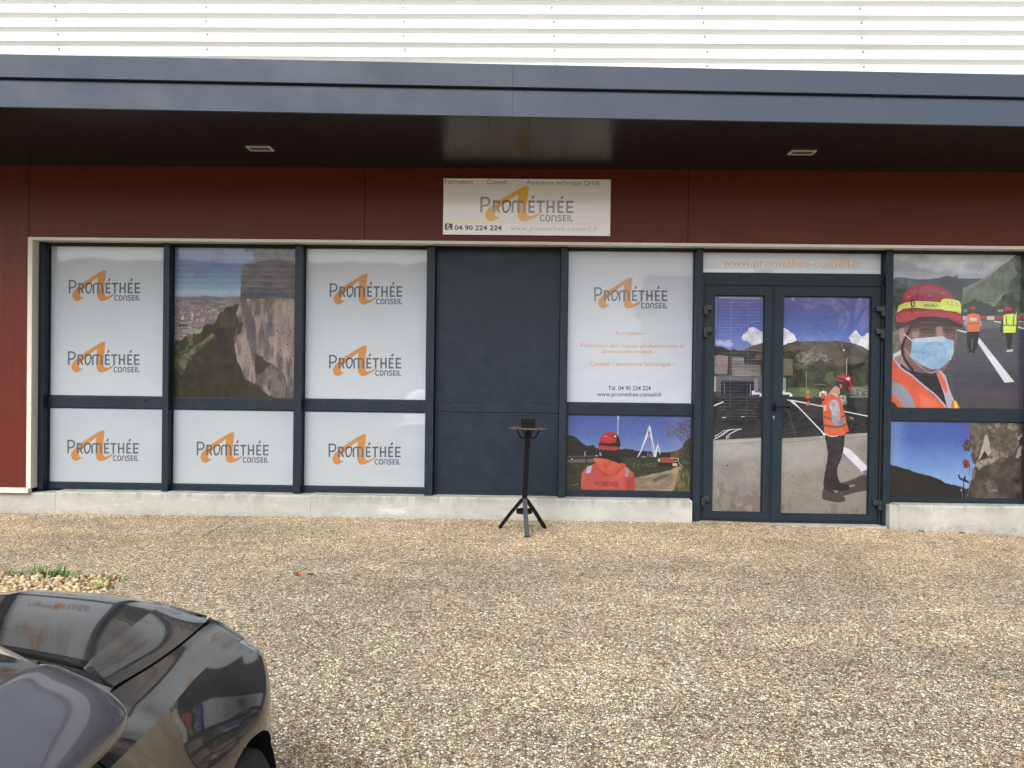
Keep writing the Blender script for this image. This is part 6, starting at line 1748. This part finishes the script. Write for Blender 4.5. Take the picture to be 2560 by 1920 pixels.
# ================================================================== what stands behind the photographer (seen in the gloss of films and paint)
M_REND = paint("cream_render", (.48, .43, .35), .8, .08, 1.5)
M_TILE = paint("clay_tile", (.25, .12, .08), .8, .3, 6)
M_SHUT = paint("grey_shutter", (.20, .21, .22), .6, .1, 3)
def house(x0, x1, y0, y1, h, rise, label):
    gz = float(ground_z(0, -11)) - .02
    o = empty("house", ((x0 + x1) / 2, y1, gz)); tag(o, label, "house")
    lx0, lx1, ly0 = x0 - o.location.x, x1 - o.location.x, y0 - y1
    bm = bmesh.new(); add_box(bm, lx0, lx1, ly0, 0, 0, h, 0); obj_bm("wall", bm, M_REND, o)
    e = .4
    V = [(lx0 - e, -ly0 * 0 + e, h + .002), (lx1 + e, e, h + .002), (lx1 + e, ly0 - e, h + .002), (lx0 - e, ly0 - e, h + .002), (lx0 - e, ly0 / 2, h + rise), (lx1 + e, ly0 / 2, h + rise)]
    obj_py("roof", V, [(0, 1, 5, 4), (2, 3, 4, 5), (1, 2, 5), (3, 0, 4), (3, 2, 1, 0)], M_TILE, o)
    n = max(2, int((x1 - x0) / 3.2))
    for fl in range(int(h // 2.8)):
        for k in range(n):
            cx = lx0 + (lx1 - lx0) * (k + .5) / n; z = 1.0 + 2.8 * fl
            fr = box("window", cx - .6, cx + .6, .002, .05, z, z + 1.3, M_WHITE, o, bev=0)
            box("pane", cx - .52, cx - .03, .0505, .056, z + .08, z + 1.22, M_GLASSDARK, fr, bev=0)
            box("pane", cx + .03, cx + .52, .0505, .056, z + .08, z + 1.22, M_GLASSDARK, fr, bev=0)
            for s_ in (-1, 1): box("shutter", cx + s_ * .95 - .32, cx + s_ * .95 + .32, .002, .045, z - .02, z + 1.32, M_SHUT, o, bev=0)
house(-26, 1.5, -40, -31, 5.9, 2.2, "cream two storey house with tiled roof across the street, behind the photographer")
house(7, 14, -42, -33, 5.8, 2.0, "smaller cream house with tiled roof, behind the photographer to the right")
M_BARK = paint("tree_bark", (.09, .07, .05), .9, .3, 12)
M_FOL = mat_leaf("tree_foliage", (.030, .060, .018), (.075, .115, .030), 3)
def tree(x, y, h, r_, seed, label):
    r = np.random.default_rng(seed); gz = float(ground_z(x, y))
    o = empty("tree", (x, y, gz)); tag(o, label, "tree")
    bm = bmesh.new(); tube(bm, [(0, 0, -.1), (.05, 0, h * .25), (-.05, .1, h * .5), (0, 0, h * .8)], .2, 10, [.26, .2, .14, .05])
    tips = []
    for k in range(9):
        a = k * 2.4; z0 = h * (.3 + .05 * k); L = r_ * r.uniform(.6, 1)
        p2 = (L * math.cos(a), L * math.sin(a), z0 + L * .7); tips.append(p2)
        tube(bm, [(0, 0, z0), (L * .5 * math.cos(a), L * .5 * math.sin(a), z0 + L * .45), p2], .05, 6, [.09, .06, .025])
    obj_bm("trunk", bm, M_BARK, o)
    V = []; F = []
    cl = [np.array(t) + r.normal(0, .35, 3) for t in tips for _ in range(4)] + [np.array((0, 0, h * .85)) + r.normal(0, .6, 3) for _ in range(8)]
    for c in cl:
        R = r.uniform(.5, .95)
        for _ in range(130):
            d = r.normal(0, 1, 3); d /= np.linalg.norm(d); p = c + d * R * r.random() ** .4
            a = r.normal(0, 1, 3); a /= np.linalg.norm(a); b = np.cross(a, d); b /= max(1e-6, np.linalg.norm(b)); s = r.uniform(.05, .1)
            n = len(V); V += [p - a * s, p + b * s * .5, p + a * s, p - b * s * .5]; F.append((n, n + 1, n + 2, n + 3))
    obj_py("crown", V, F, M_FOL, o)
tree(13.2, -25, 7.5, 2.6, 3, "broad green tree in front of the smaller house, behind the photographer")
tree(-17.5, -25, 6.5, 2.2, 5, "smaller green tree beside the larger house, behind the photographer")
